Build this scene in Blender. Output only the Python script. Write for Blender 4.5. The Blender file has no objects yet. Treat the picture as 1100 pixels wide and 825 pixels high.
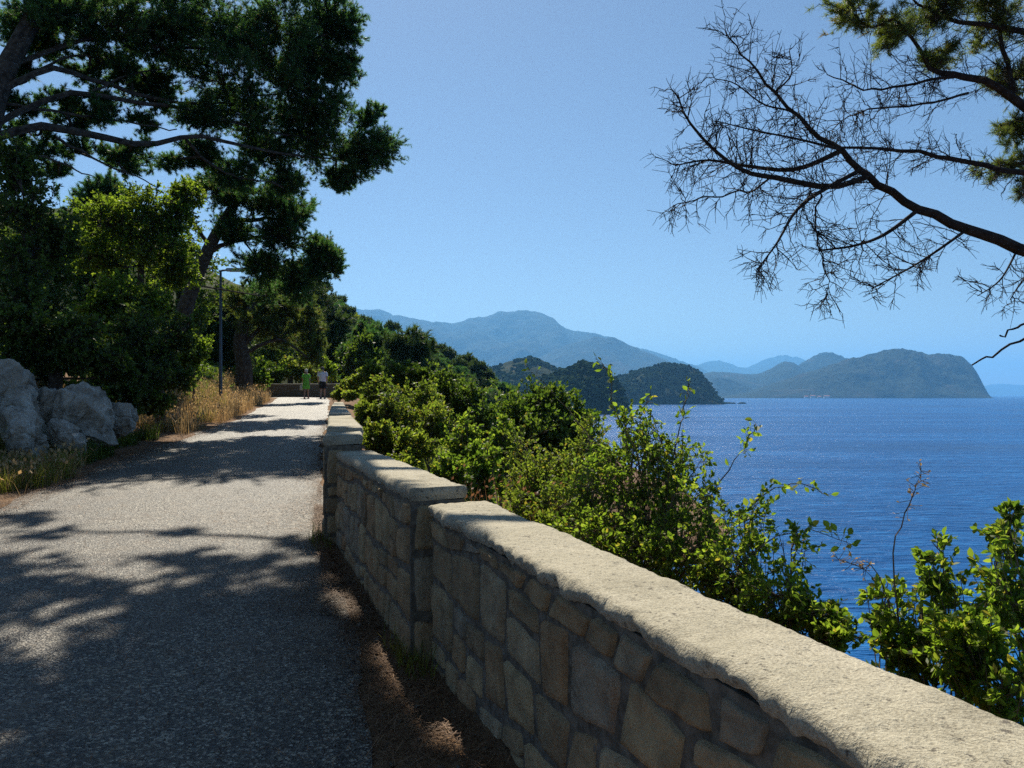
import bpy, math, random
import numpy as np
from mathutils import Vector
R = math.radians
rng = np.random.default_rng(7)
S = bpy.context.scene
COL = S.collection

# ------------------------------------------------------------------ camera, sky, sun, exposure
F, CX, HY, EYE = 830.0, 550.0, 424.0, 1.6
SEA = -20.4
cd = bpy.data.cameras.new('camera'); cam = bpy.data.objects.new('camera', cd); COL.objects.link(cam)
cam.location = (0, 0, EYE); cam.rotation_euler = (R(90), 0, 0)
cd.sensor_width = 36; cd.lens = 36 * F / 1100; cd.shift_y = 11.5 / 1100
cd.clip_start = 0.05; cd.clip_end = 120000
S.camera = cam
SUN_AZ, SUN_EL = -12.0, 48.0          # azimuth clockwise from +Y (straight ahead)
w = bpy.data.worlds.new('World'); S.world = w; w.use_nodes = True
nt = w.node_tree; bg = nt.nodes['Background']
sky = nt.nodes.new('ShaderNodeTexSky'); sky.sky_type = 'NISHITA'; sky.sun_disc = False
sky.sun_elevation = R(SUN_EL); sky.sun_rotation = R(SUN_AZ)
sky.altitude = 0; sky.air_density = 1.0; sky.dust_density = 0.25; sky.ozone_density = 2.6
nt.links.new(sky.outputs[0], bg.inputs[0]); bg.inputs[1].default_value = 0.052
ld = bpy.data.lights.new('sun', 'SUN'); ld.energy = 4.7; ld.angle = R(0.5); ld.color = (1, 0.92, 0.77)
sun = bpy.data.objects.new('sun', ld); COL.objects.link(sun)
sd = Vector((math.sin(R(SUN_AZ)) * math.cos(R(SUN_EL)), math.cos(R(SUN_AZ)) * math.cos(R(SUN_EL)), math.sin(R(SUN_EL))))
sun.rotation_euler = sd.to_track_quat('Z', 'Y').to_euler(); sun.location = (0, 0, 60)
S.view_settings.view_transform = 'Standard'; S.view_settings.look = 'None'
S.view_settings.exposure = 0.75; S.view_settings.gamma = 1
S.view_settings.use_curve_mapping = False
S.render.engine = 'CYCLES'
cy = S.cycles
cy.use_denoising = False; cy.pixel_filter_type = 'BLACKMAN_HARRIS'; S.render.filter_size = 1.1
cy.max_bounces = 6; cy.diffuse_bounces = 3; cy.glossy_bounces = 2; cy.transmission_bounces = 4; cy.volume_bounces = 1
cy.sample_clamp_indirect = 4; cy.sample_clamp_direct = 5
cy.caustics_reflective = False; cy.caustics_refractive = False

# ------------------------------------------------------------------ helpers: numbers
def P(px, py, d):
    return np.array([(px - CX) / F * d, d, EYE + (HY - py) / F * d])
def _hash(ix, iy, iz):
    h = (ix * 374761393 + iy * 668265263 + iz * 2147483647 * 31 + 1013904223) & 0xffffffff
    h = ((h ^ (h >> 13)) * 1274126177) & 0xffffffff
    h = ((h ^ (h >> 16)) * 2246822519) & 0xffffffff
    return ((h ^ (h >> 15)) & 0xffffff) / float(0xffffff) * 2 - 1
def vnoise(p):
    p = np.asarray(p, float); i = np.floor(p).astype(np.int64); f = p - i; u = f * f * (3 - 2 * f)
    r = 0
    for dx in (0, 1):
        for dy in (0, 1):
            for dz in (0, 1):
                wgt = (u[..., 0] if dx else 1 - u[..., 0]) * (u[..., 1] if dy else 1 - u[..., 1]) * (u[..., 2] if dz else 1 - u[..., 2])
                r = r + wgt * _hash(i[..., 0] + dx, i[..., 1] + dy, i[..., 2] + dz)
    return r
def fbm(p, oct=4, lac=2.03, gain=.5):
    p = np.asarray(p, float); a = 1; s = 0
    for _ in range(oct):
        s = s + a * vnoise(p); p = p * lac + 17.3; a *= gain
    return s
def unit(v):
    v = np.asarray(v, float)
    return v / np.maximum(np.linalg.norm(v, axis=-1, keepdims=True), 1e-9)
def rball(n):
    v = unit(rng.normal(size=(n, 3)))
    return v
# ------------------------------------------------------------------ helpers: meshes
class MB:
    """collects vertex/face blocks into ONE mesh; a float 'rnd' per vertex"""
    def __init__(s): s.v = []; s.f = []; s.r = []; s.n = 0
    def add(s, v, f, r=None):
        v = np.asarray(v, float).reshape(-1, 3); f = np.asarray(f, np.int64)
        s.v.append(v); s.f.append(f + s.n); s.n += len(v)
        s.r.append(np.full(len(v), .5) if r is None else np.broadcast_to(np.asarray(r, float), (len(v),)))
    def build(s, name, mat, parent=None, origin=None, smooth=False):
        me = bpy.data.meshes.new(name)
        V = np.concatenate(s.v); Rn = np.concatenate(s.r)
        if parent is not None: V = V - np.array(parent['_o'])
        elif origin is not None: V = V - np.array(origin)
        me.vertices.add(len(V)); me.vertices.foreach_set('co', V.astype(np.float32).ravel())
        idx = np.concatenate([f.ravel() for f in s.f]); tot = np.concatenate([np.full(len(f), f.shape[1]) for f in s.f])
        st = np.concatenate([[0], np.cumsum(tot)[:-1]])
        me.loops.add(len(idx)); me.loops.foreach_set('vertex_index', idx.astype(np.int32))
        me.polygons.add(len(tot)); me.polygons.foreach_set('loop_start', st.astype(np.int32))
        me.polygons.foreach_set('loop_total', tot.astype(np.int32))
        at = me.attributes.new('rnd', 'FLOAT', 'POINT'); at.data.foreach_set('value', Rn.astype(np.float32))
        me.update(calc_edges=True); me.validate()
        me.polygons.foreach_set('use_smooth', np.full(len(me.polygons), smooth, bool))
        me.materials.append(mat)
        o = bpy.data.objects.new(name, me); COL.objects.link(o)
        if parent is not None: o.parent = parent
        elif origin is not None: o.location = origin
        return o
def thing(name, loc, label, cat, group=None):
    o = bpy.data.objects.new(name, None); COL.objects.link(o); o.location = loc; o.empty_display_size = .2
    o['_o'] = [float(c) for c in loc]
    o['label'] = label; o['category'] = cat
    if group: o['group'] = group
    return o
def tag(o, label=None, cat=None, group=None, kind=None):
    for k, v in (('label', label), ('category', cat), ('group', group), ('kind', kind)):
        if v: o[k] = v
    return o
def dup(root, loc, rz=0, sc=1, label=None, group=None):
    r = root.copy(); COL.objects.link(r); r.location = loc; r.rotation_euler = (0, 0, rz)
    r.scale = sc if hasattr(sc, '__len__') else (sc, sc, sc)
    if label: r['label'] = label
    if group: r['group'] = group
    for ch in list(root.children):
        c = ch.copy(); COL.objects.link(c); c.parent = r
        for g in ch.children:
            e = g.copy(); COL.objects.link(e); e.parent = c
    return r
def grid_faces(nu, nv, wrap=False):
    a = np.arange(nu * nv).reshape(nu, nv)
    if wrap: a = np.concatenate([a, a[:, :1]], 1)
    return np.stack([a[:-1, :-1], a[1:, :-1], a[1:, 1:], a[:-1, 1:]], -1).reshape(-1, 4)
def tubes(mb, pl, rad, m=5, rnd=None):
    """pl (n,k,3), rad (n,k)"""
    pl = np.asarray(pl, float); rad = np.asarray(rad, float); n, k, _ = pl.shape
    t = np.empty_like(pl); t[:, 1:-1] = pl[:, 2:] - pl[:, :-2]; t[:, 0] = pl[:, 1] - pl[:, 0]; t[:, -1] = pl[:, -1] - pl[:, -2]
    t = unit(t); ref = np.where(np.abs(t[:, :1, 2:3]) > .9, np.array([1., 0, 0]), np.array([0, 0, 1.]))
    a = unit(np.cross(t, ref)); b = np.cross(t, a)
    an = np.arange(m) * 2 * math.pi / m
    v = pl[:, :, None] + rad[:, :, None, None] * (a[:, :, None] * np.cos(an)[:, None] + b[:, :, None] * np.sin(an)[:, None])
    g = grid_faces(k, m, True)
    f = (g[None] + (np.arange(n) * k * m)[:, None, None]).reshape(-1, 4)
    mb.add(v.reshape(-1, 3), f, .5 if rnd is None else np.repeat(rnd, k * m))
def smooth_line(pts, rad, n=10, wob=0.0):
    pts = np.asarray(pts, float); rad = np.asarray(rad, float)
    k = len(pts); tt = np.linspace(0, k - 1, n); out = []
    for t in tt:
        i = min(int(t), k - 2); u = t - i
        p0 = pts[max(i - 1, 0)]; p1 = pts[i]; p2 = pts[i + 1]; p3 = pts[min(i + 2, k - 1)]
        out.append(.5 * ((2 * p1) + (p2 - p0) * u + (2 * p0 - 5 * p1 + 4 * p2 - p3) * u * u + (3 * p1 - p0 - 3 * p2 + p3) * u ** 3))
    out = np.array(out)
    if wob: out[1:] += rng.normal(size=out[1:].shape) * wob
    return out, np.interp(tt, np.arange(k), rad)
# leaf templates: +Y along the leaf, Z its normal
LEAF = (np.array([[0, 0, 0], [.3, .35, .08], [.26, .68, .06], [0, 1, -.06], [-.26, .68, .06], [-.3, .35, .08]]), np.array([[0, 1, 2, 3], [0, 3, 4, 5]]))
LEAF1 = (np.array([[0, 0, 0], [.32, .5, .05], [0, 1, 0], [-.32, .5, .05]]), np.array([[0, 1, 2, 3]]))
def needle_tuft(m, wd, seed, spread=.9):
    r = np.random.default_rng(seed); v = []; f = []
    for i in range(m):
        a = r.uniform(0, 2 * math.pi); el = r.uniform(.15, 1.0) * spread; L = r.uniform(.7, 1.0)
        d = np.array([math.sin(el) * math.cos(a), math.cos(el), math.sin(el) * math.sin(a)])
        s = unit(np.cross(d, r.normal(size=3))) * wd
        b = d * .03 + np.array([0, r.uniform(-.5, .2), 0])
        v += [b - s, b + s, b + d * L]; f.append([3 * i, 3 * i + 1, 3 * i + 2])
    return np.array(v), np.array(f)
TUFT = [needle_tuft(14, .042, 3, .62), needle_tuft(14, .042, 4, .75)]
TUFTF = [needle_tuft(8, .055, 13, .7), needle_tuft(8, .055, 14, .85)]
TUFTN = [needle_tuft(14, .03, 5), needle_tuft(14, .03, 6, 1.1)]
def scatter(mb, tpl, pos, dirs, size, flat=0.0):
    tv, tf = tpl; n = len(pos); Y = unit(dirs)
    ref = rng.normal(size=(n, 3)) * (1 - flat) + np.array([0, 0, 1.]) * flat * 1.6
    X = unit(np.cross(Y, ref)); Z = np.cross(X, Y)
    sz = np.broadcast_to(np.asarray(size, float), (n,))
    v = pos[:, None] + sz[:, None, None] * (X[:, None] * tv[None, :, :1] + Y[:, None] * tv[None, :, 1:2] + Z[:, None] * tv[None, :, 2:3])
    f = (tf[None] + (np.arange(n) * len(tv))[:, None, None]).reshape(-1, tf.shape[1])
    mb.add(v.reshape(-1, 3), f, np.repeat(rng.random(n), len(tv)))

# ------------------------------------------------------------------ helpers: materials
def nmat(name):
    m = bpy.data.materials.new(name); m.use_nodes = True
    t = m.node_tree; return m, t, t.nodes, t.links, t.nodes['Principled BSDF']
def ramp(N, L, src, stops):
    r = N.new('ShaderNodeValToRGB'); e = r.color_ramp.elements
    while len(e) < len(stops): e.new(.5)
    for x, (p, c) in zip(e, stops): x.position = p; x.color = (*c, 1)
    L.new(src, r.inputs[0]); return r.outputs[0]
def noise(N, L, scale, detail=4, rough=.55, vec=None, dist=0):
    n = N.new('ShaderNodeTexNoise'); n.inputs['Scale'].default_value = scale; n.inputs['Detail'].default_value = detail
    n.inputs['Roughness'].default_value = rough; n.inputs['Distortion'].default_value = dist
    if vec: L.new(vec, n.inputs['Vector'])
    return n.outputs['Fac']
def coords(N): return N.new('ShaderNodeTexCoord').outputs['Object']
def mixc(N, L, fac, a, b, mode='MIX'):
    m = N.new('ShaderNodeMix'); m.data_type = 'RGBA'; m.blend_type = mode
    for s, v in ((m.inputs[0], fac), (m.inputs[6], a), (m.inputs[7], b)):
        if isinstance(v, (int, float)): s.default_value = v
        elif isinstance(v, tuple): s.default_value = (*v, 1)
        else: L.new(v, s)
    return m.outputs[2]
def math_(N, L, op, a, b):
    m = N.new('ShaderNodeMath'); m.operation = op
    for s, v in ((m.inputs[0], a), (m.inputs[1], b)):
        if isinstance(v, (int, float)): s.default_value = v
        else: L.new(v, s)
    return m.outputs[0]
def bump(N, L, B, h, st, dist):
    b = N.new('ShaderNodeBump'); b.inputs['Strength'].default_value = st; b.inputs['Distance'].default_value = dist
    L.new(h, b.inputs['Height']); L.new(b.outputs[0], B.inputs['Normal']); return b
def leaf_mat(name, dark, mid, light, trans=.4, odd=None, rough=.5, tint=(1.7, 1.9, .75)):
    m, t, N, L, B = nmat(name)
    a = N.new('ShaderNodeAttribute'); a.attribute_name = 'rnd'
    st = [(0, dark), (.5, mid), (.93 if odd else 1, light)]
    if odd: st.append((.97, odd))
    c = ramp(N, L, a.outputs['Fac'], st)
    nz = noise(N, L, .9, 2, vec=coords(N))
    c = mixc(N, L, 1.0, c, ramp(N, L, nz, [(.3, (.75, .8, .8)), (.7, (1.25, 1.2, 1.1))]), 'MULTIPLY')
    L.new(c, B.inputs['Base Color']); B.inputs['Roughness'].default_value = rough
    B.inputs['Specular IOR Level'].default_value = .35
    tr = N.new('ShaderNodeBsdfTranslucent'); L.new(mixc(N, L, 1.0, c, tint, 'MULTIPLY'), tr.inputs[0])
    mx = N.new('ShaderNodeMixShader'); mx.inputs[0].default_value = trans
    L.new(B.outputs[0], mx.inputs[1]); L.new(tr.outputs[0], mx.inputs[2])
    L.new(mx.outputs[0], N['Material Output'].inputs[0]); return m
def plain_mat(name, c1, c2, scale, rough=.85, bst=.4, bd=.02, spec=.2, detail=5, mid=(.35, .65)):
    m, t, N, L, B = nmat(name); co = coords(N); nz = noise(N, L, scale, detail, vec=co)
    L.new(ramp(N, L, nz, [(mid[0], c1), (mid[1], c2)]), B.inputs['Base Color'])
    B.inputs['Roughness'].default_value = rough; B.inputs['Specular IOR Level'].default_value = spec
    if bst: bump(N, L, B, noise(N, L, scale * 2.3, 6, vec=co), bst, bd)
    return m
M = {}
M['bark'] = plain_mat('pine_bark', (.035, .026, .02), (.11, .085, .065), 9, .9, .9, .03)
M['twig'] = plain_mat('dead_twig', (.02, .015, .013), (.05, .037, .03), 14, .9, .5, .01)
M['stem'] = plain_mat('shrub_stem', (.09, .065, .04), (.22, .17, .11), 20, .9, .4, .005)
M['needle'] = leaf_mat('pine_needles', (.036, .08, .034), (.06, .115, .046), (.10, .155, .06), .56, (.16, .11, .05), .5, (1.4, 1.8, .8))
M['needle_far'] = leaf_mat('pine_needles_far', (.034, .06, .025), (.055, .09, .034), (.09, .12, .045), .38)
M['needle_light'] = leaf_mat('pine_needles_light', (.075, .10, .036), (.115, .145, .05), (.17, .19, .07), .5, (.2, .13, .05))
M['leaf'] = leaf_mat('bramble_leaf', (.085, .13, .024), (.14, .195, .035), (.24, .27, .06), .66, (.26, .2, .05))
M['leaf_bright'] = leaf_mat('bright_leaf', (.08, .12, .022), (.125, .175, .03), (.19, .22, .045), .62)
M['leaf_olive'] = leaf_mat('olive_shrub_leaf', (.085, .115, .025), (.13, .165, .035), (.21, .22, .055), .58, (.22, .16, .05))
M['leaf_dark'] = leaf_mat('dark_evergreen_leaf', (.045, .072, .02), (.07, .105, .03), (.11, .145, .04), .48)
M['leaf_dome'] = leaf_mat('dome_leaf', (.05, .085, .018), (.08, .125, .026), (.13, .16, .036), .5)
M['straw'] = leaf_mat('dry_straw', (.22, .15, .08), (.36, .26, .145), (.52, .4, .25), .4, None, .6, (1.3, 1.15, .9))
M['straw_red'] = leaf_mat('rusty_dry_stalks', (.16, .08, .045), (.25, .135, .075), (.36, .22, .13), .35, None, .6, (1.3, 1.1, .9))
M['grass'] = leaf_mat('yellow_green_grass', (.08, .10, .02), (.14, .15, .035), (.26, .22, .07), .45)
M['litter'] = leaf_mat('needle_litter', (.09, .045, .025), (.18, .095, .05), (.3, .18, .10), .1, None, .7, (1.2, 1.1, .9))

def asphalt():
    m, t, N, L, B = nmat('worn_asphalt'); co = coords(N)
    v = N.new('ShaderNodeTexVoronoi'); v.inputs['Scale'].default_value = 78; L.new(co, v.inputs['Vector'])
    sep = N.new('ShaderNodeSeparateColor'); L.new(v.outputs['Color'], sep.inputs[0])
    chips = ramp(N, L, sep.outputs[0], [(0, (.018, .016, .015)), (.42, (.05, .046, .041)), (.75, (.125, .114, .096)), (1, (.40, .365, .30))])
    big = noise(N, L, .8, 5, .6, co)
    c = mixc(N, L, 1.0, chips, ramp(N, L, big, [(.3, (.7, .7, .72)), (.7, (1.3, 1.26, 1.18))]), 'MULTIPLY')
    dust = noise(N, L, 2.7, 6, .65, co)
    c = mixc(N, L, ramp(N, L, dust, [(.5, (0, 0, 0)), (.75, (.6, .6, .6))]), c, (.16, .12, .08))
    wear = noise(N, L, .35, 7, .7, co, 1.2)
    c = mixc(N, L, 1.0, c, ramp(N, L, wear, [(.36, (.72, .71, .72)), (.46, (1, 1, 1)), (.6, (1, 1, 1)), (.68, (1.25, 1.22, 1.15))]), 'MULTIPLY')
    L.new(c, B.inputs['Base Color']); B.inputs['Roughness'].default_value = .5; B.inputs['Specular IOR Level'].default_value = .55
    h = mixc(N, L, .5, v.outputs['Distance'], noise(N, L, 60, 3, vec=co))
    bump(N, L, B, h, 1.0, .02); return m
M['asphalt'] = asphalt()
def soil():
    m, t, N, L, B = nmat('needle_strewn_soil'); co = coords(N)
    a = noise(N, L, 2.2, 6, .65, co); b = noise(N, L, 55, 3, .7, co)
    c = mixc(N, L, ramp(N, L, a, [(.35, (0, 0, 0)), (.65, (1, 1, 1))]), (.13, .085, .055), (.25, .165, .10))
    sx = N.new('ShaderNodeSeparateXYZ'); L.new(co, sx.inputs[0]); w_ = math_(N, L, 'ADD', sx.outputs[0], math_(N, L, 'MULTIPLY', a, 5.0))
    c = mixc(N, L, ramp(N, L, math_(N, L, 'MULTIPLY', w_, -.05), [(.62, (0, 0, 0)), (.72, (1, 1, 1))]), c, (.05, .065, .022))
    c = mixc(N, L, 1.0, c, ramp(N, L, b, [(.3, (.45, .43, .42)), (.7, (1.5, 1.4, 1.3))]), 'MULTIPLY')
    L.new(c, B.inputs['Base Color']); B.inputs['Roughness'].default_value = .95; B.inputs['Specular IOR Level'].default_value = .1
    bump(N, L, B, mixc(N, L, .5, a, b), .8, .03); return m
M['soil'] = soil()
def concrete():
    m, t, N, L, B = nmat('rough_concrete'); co = coords(N)
    a = noise(N, L, 1.7, 8, .7, co, .5); g = noise(N, L, 130, 3, .7, co); pit = noise(N, L, 38, 5, .7, co)
    c = ramp(N, L, a, [(.3, (.27, .245, .185)), (.46, (.43, .395, .305)), (.72, (.53, .485, .385))])
    c = mixc(N, L, 1.0, c, ramp(N, L, g, [(.32, (.62, .6, .58)), (.6, (1.1, 1.1, 1.1))]), 'MULTIPLY')
    c = mixc(N, L, ramp(N, L, pit, [(.33, (1, 1, 1)), (.42, (0, 0, 0))]), c, (.13, .115, .095))
    L.new(c, B.inputs['Base Color']); B.inputs['Roughness'].default_value = .92; B.inputs['Specular IOR Level'].default_value = .15
    bump(N, L, B, mixc(N, L, .55, g, pit), 1.0, .012); return m
M['concrete'] = concrete()
def masonry():
    m, t, N, L, B = nmat('wall_stone'); co = coords(N)
    at = N.new('ShaderNodeAttribute'); at.attribute_name = 'rnd'
    c = ramp(N, L, at.outputs['Fac'], [(0, (.25, .19, .125)), (.3, (.43, .345, .21)), (.5, (.38, .25, .145)), (.72, (.47, .37, .22)), (1, (.34, .30, .235))])
    a = noise(N, L, 7, 8, .7, co, .4); g = noise(N, L, 45, 4, .7, co); s = noise(N, L, 3.3, 4, .6, co)
    c = mixc(N, L, 1.0, c, ramp(N, L, a, [(.3, (.5, .5, .52)), (.7, (1.3, 1.26, 1.2))]), 'MULTIPLY')
    c = mixc(N, L, ramp(N, L, s, [(.48, (0, 0, 0)), (.72, (.5, .5, .5))]), c, (.34, .18, .09))
    L.new(c, B.inputs['Base Color']); B.inputs['Roughness'].default_value = .88; B.inputs['Specular IOR Level'].default_value = .2
    bump(N, L, B, mixc(N, L, .5, a, g), 1.0, .035); return m
M['stone'] = masonry()
M['mortar'] = plain_mat('old_mortar', (.09, .08, .065), (.2, .175, .14), 22, .95, .5, .008)
def limestone():
    m, t, N, L, B = nmat('pale_limestone'); co = coords(N)
    a = noise(N, L, 2.6, 10, .72, co, .8); v = N.new('ShaderNodeTexVoronoi'); v.feature = 'DISTANCE_TO_EDGE'
    v.inputs['Scale'].default_value = 1.9
    wv = mixc(N, L, .35, co, N.new('ShaderNodeTexNoise').outputs['Color']); L.new(wv, v.inputs['Vector'])
    c = ramp(N, L, a, [(.34, (.11, .095, .075)), (.48, (.34, .315, .275)), (.68, (.56, .535, .485))])
    cr = ramp(N, L, v.outputs['Distance'], [(0, (.25, .23, .22)), (.035, (1, 1, 1))])
    c = mixc(N, L, .25, c, mixc(N, L, 1.0, c, cr, 'MULTIPLY'))
    L.new(c, B.inputs['Base Color']); B.inputs['Roughness'].default_value = .9
    bump(N, L, B, mixc(N, L, .2, noise(N, L, 9, 8, .72, co, .5), a), .6, .06); return m
M['limestone'] = limestone()
def hill_mat(name, g1, g2, rock, sc, lo=.55, hi=.72):
    m, t, N, L, B = nmat(name); co = coords(N)
    a = noise(N, L, sc, 8, .65, co); b = noise(N, L, sc * 14, 5, .7, co); k = noise(N, L, sc * 2.7, 6, .7, co, .5)
    c = mixc(N, L, ramp(N, L, b, [(.35, (0, 0, 0)), (.65, (1, 1, 1))]), g1, g2)
    c = mixc(N, L, ramp(N, L, k, [(lo, (0, 0, 0)), (hi, (1, 1, 1))]), c, rock)
    L.new(c, B.inputs['Base Color']); B.inputs['Roughness'].default_value = .95; B.inputs['Specular IOR Level'].default_value = .05
    bump(N, L, B, b, 1.0, .35 / sc / 14); return m
M['mountain'] = hill_mat('mountain_scrub', (.012, .022, .014), (.026, .036, .02), (.07, .06, .045), .0016)
M['cape'] = hill_mat('cape_scrub', (.014, .027, .014), (.03, .043, .02), (.12, .105, .08), .012, .58, .7)
M['forest'] = leaf_mat('far_forest', (.014, .028, .014), (.024, .042, .018), (.042, .06, .026), .0, None, 1.0); M['forest'].node_tree.nodes['Principled BSDF'].inputs['Specular IOR Level'].default_value = 0
def water():
    m, t, N, L, B = nmat('sea_water'); co = coords(N)
    mp = N.new('ShaderNodeMapping'); mp.inputs['Scale'].default_value = (.45, 1.5, 1); mp.inputs['Rotation'].default_value = (0, 0, R(-12)); L.new(co, mp.inputs[0])
    a = noise(N, L, .5, 5, .55, mp.outputs[0], .3); b = noise(N, L, .09, 3, .5, mp.outputs[0])
    ms = N.new('ShaderNodeMapping'); ms.inputs['Scale'].default_value = (.0035, .016, 1); ms.inputs['Rotation'].default_value = (0, 0, R(6)); L.new(co, ms.inputs[0])
    wind = noise(N, L, 1.0, 5, .6, ms.outputs[0], .6)
    wc = math_(N, L, 'ADD', math_(N, L, 'MULTIPLY', wind, .55), math_(N, L, 'MULTIPLY', a, .45))  # uneven reflection of ripples and wind lanes, put into the base colour
    L.new(ramp(N, L, wc, [(.38, (.002, .036, .14)), (.5, (.004, .068, .235)), (.62, (.014, .135, .38))]), B.inputs['Base Color'])
    B.inputs['IOR'].default_value = 1.333; B.inputs['Specular IOR Level'].default_value = .2
    L.new(ramp(N, L, wind, [(.35, (.24, .24, .24)), (.65, (.34, .34, .34))]), B.inputs['Roughness'])
    h = math_(N, L, 'ADD', a, math_(N, L, 'MULTIPLY', b, 1.5))
    bp = bump(N, L, B, h, 1.0, 1.5)
    L.new(ramp(N, L, wind, [(.35, (.6, .6, .6)), (.62, (1, 1, 1))]), bp.inputs['Strength']); return m
M['water'] = water()
def solid(name, c, rough=.6, metal=0.0):
    m, t, N, L, B = nmat(name); nz = noise(N, L, 30, 4, vec=coords(N))
    L.new(mixc(N, L, 1.0, c, ramp(N, L, nz, [(.3, (.85, .85, .85)), (.7, (1.1, 1.1, 1.1))]), 'MULTIPLY'), B.inputs['Base Color'])
    B.inputs['Roughness'].default_value = rough; B.inputs['Metallic'].default_value = metal; return m

# ------------------------------------------------------------------ the lie of the land
SL = .032
_yr = [-8, 0, 3.1, 6, 9, 12.4, 16, 20, 30, 40, 44, 48, 52, 56, 60, 400]
_xr = [2.7, .36, -.54, -1.41, -2.22, -3.05, -3.95, -4.85, -7.15, -9.5, -10.5, -12.2, -15.5, -21, -28, -60]
def xr(y): return np.interp(y, _yr, _xr)
def PWf(y): return np.interp(y, [8, 14, 24, 60], [3.8, 3.5, 2.9, 2.8])
_yw = [-8, -1, 4.24, 7.1, 7.8, 12.4, 19.6, 30, 45, 60, 100, 150, 400]
_xw = [4.6, 1.71, -.434, -1.65, -1.85, -2.92, -4.56, -6.87, -9.6, -13, -24, -38, -60]
def xw(y): return np.interp(y, _yw, _xw)
def pz(y): return SL * np.clip(y, -20, 43.5) + .012 * (np.clip(y, 43.5, 60) - 43.5)
def sstep(a, b, x):
    t = np.clip((x - a) / (b - a), 0, 1); return t * t * (3 - 2 * t)
def H(x, y):
    x = np.asarray(x, float); y = np.asarray(y, float)
    base = pz(y); L_ = xr(y) - PWf(y) - .25 * np.clip(y - 46, 0, 10); s = L_ - x
    nz = fbm(np.stack([x * .35, y * .35, 0 * x], -1), 3)
    left = .04 * np.clip(s, 0, 1) + 1.25 * sstep(.9, 3.2, s) + .13 * np.clip(s - 3, 0, 60) + .25 * nz * sstep(.5, 3, s)
    r = x - (xw(y) + .36)
    right = -(.25 * np.clip(r, 0, 1) + .72 * np.clip(r - 1, 0, 60)) + .5 * nz * sstep(1, 4, r)
    small = .03 * fbm(np.stack([x * 2.5, y * 2.5, 0 * x + 4], -1), 3) * sstep(0, .6, np.maximum(s, x - xr(y) - .05))
    z = base + np.where(s > 0, left, 0) + np.where(r > 0, right, 0) + small
    rid = (22.5 - .47 * (x + 3)) * np.exp(-((y - 165) / 62) ** 2) * sstep(70, 120, y)
    hz = SEA + np.clip(rid - 3, -5, 60) + 1.5 * nz * sstep(1, 6, rid)
    return np.maximum(np.maximum(z, hz), SEA - 3)
def gpt(x, y): return np.array([x, y, float(H(x, y))])

# ground: one sheet, finer near the camera
def axis(segs):
    o = []
    for a, b, st in segs: o.append(np.arange(a, b, st))
    return np.concatenate(o + [[segs[-1][1]]])
gx = axis([(-320, -60, 8), (-60, -14, .9), (-14, 4, .11), (4, 20, .6), (20, 120, 4)])
gy = axis([(-14, 0, .6), (0, 14, .11), (14, 50, .3), (50, 120, 1.5), (120, 420, 5)])
X, Y = np.meshgrid(gx, gy, indexing='ij'); Z = H(X, Y)
mb = MB(); mb.add(np.stack([X, Y, Z], -1).reshape(-1, 3), grid_faces(len(gx), len(gy)))
tag(mb.build('ground', M['soil'], smooth=True), kind='structure')
# path
py_ = axis([(-8, 20, .1), (20, 62, .4)]); uu = np.linspace(0, 1, 40)
edge_r = xr(py_) + .07 * fbm(np.stack([py_ * 1.3, py_ * 0, py_ * 0], -1), 4) + .02
edge_l = xr(py_) - PWf(py_) - .25 * np.clip(py_ - 46, 0, 10) + .16 * fbm(np.stack([py_ * .8, py_ * 0 + 9, py_ * 0], -1), 4)
PX = edge_l[:, None] * (1 - uu) + edge_r[:, None] * uu; PY = np.repeat(py_[:, None], 40, 1)
crown = .02 * (1 - (2 * uu - 1) ** 2)
PZ = pz(PY) + .008 + crown + .006 * vnoise(np.stack([PX * 1.1, PY * 1.1, PX * 0], -1)) * (1 - np.abs(2 * uu - 1) ** 4)
mb = MB(); mb.add(np.stack([PX, PY, PZ], -1).reshape(-1, 3), grid_faces(len(py_), 40)[:, ::-1])
tag(mb.build('path', M['asphalt'], smooth=True), kind='structure')
# sea
mb = MB(); mb.add([[-30000, -3000, SEA], [30000, -3000, SEA], [30000, 31000, SEA], [-30000, 31000, SEA]], [[0, 1, 2, 3]])
tag(mb.build('sea', M['water']), kind='structure')

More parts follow.
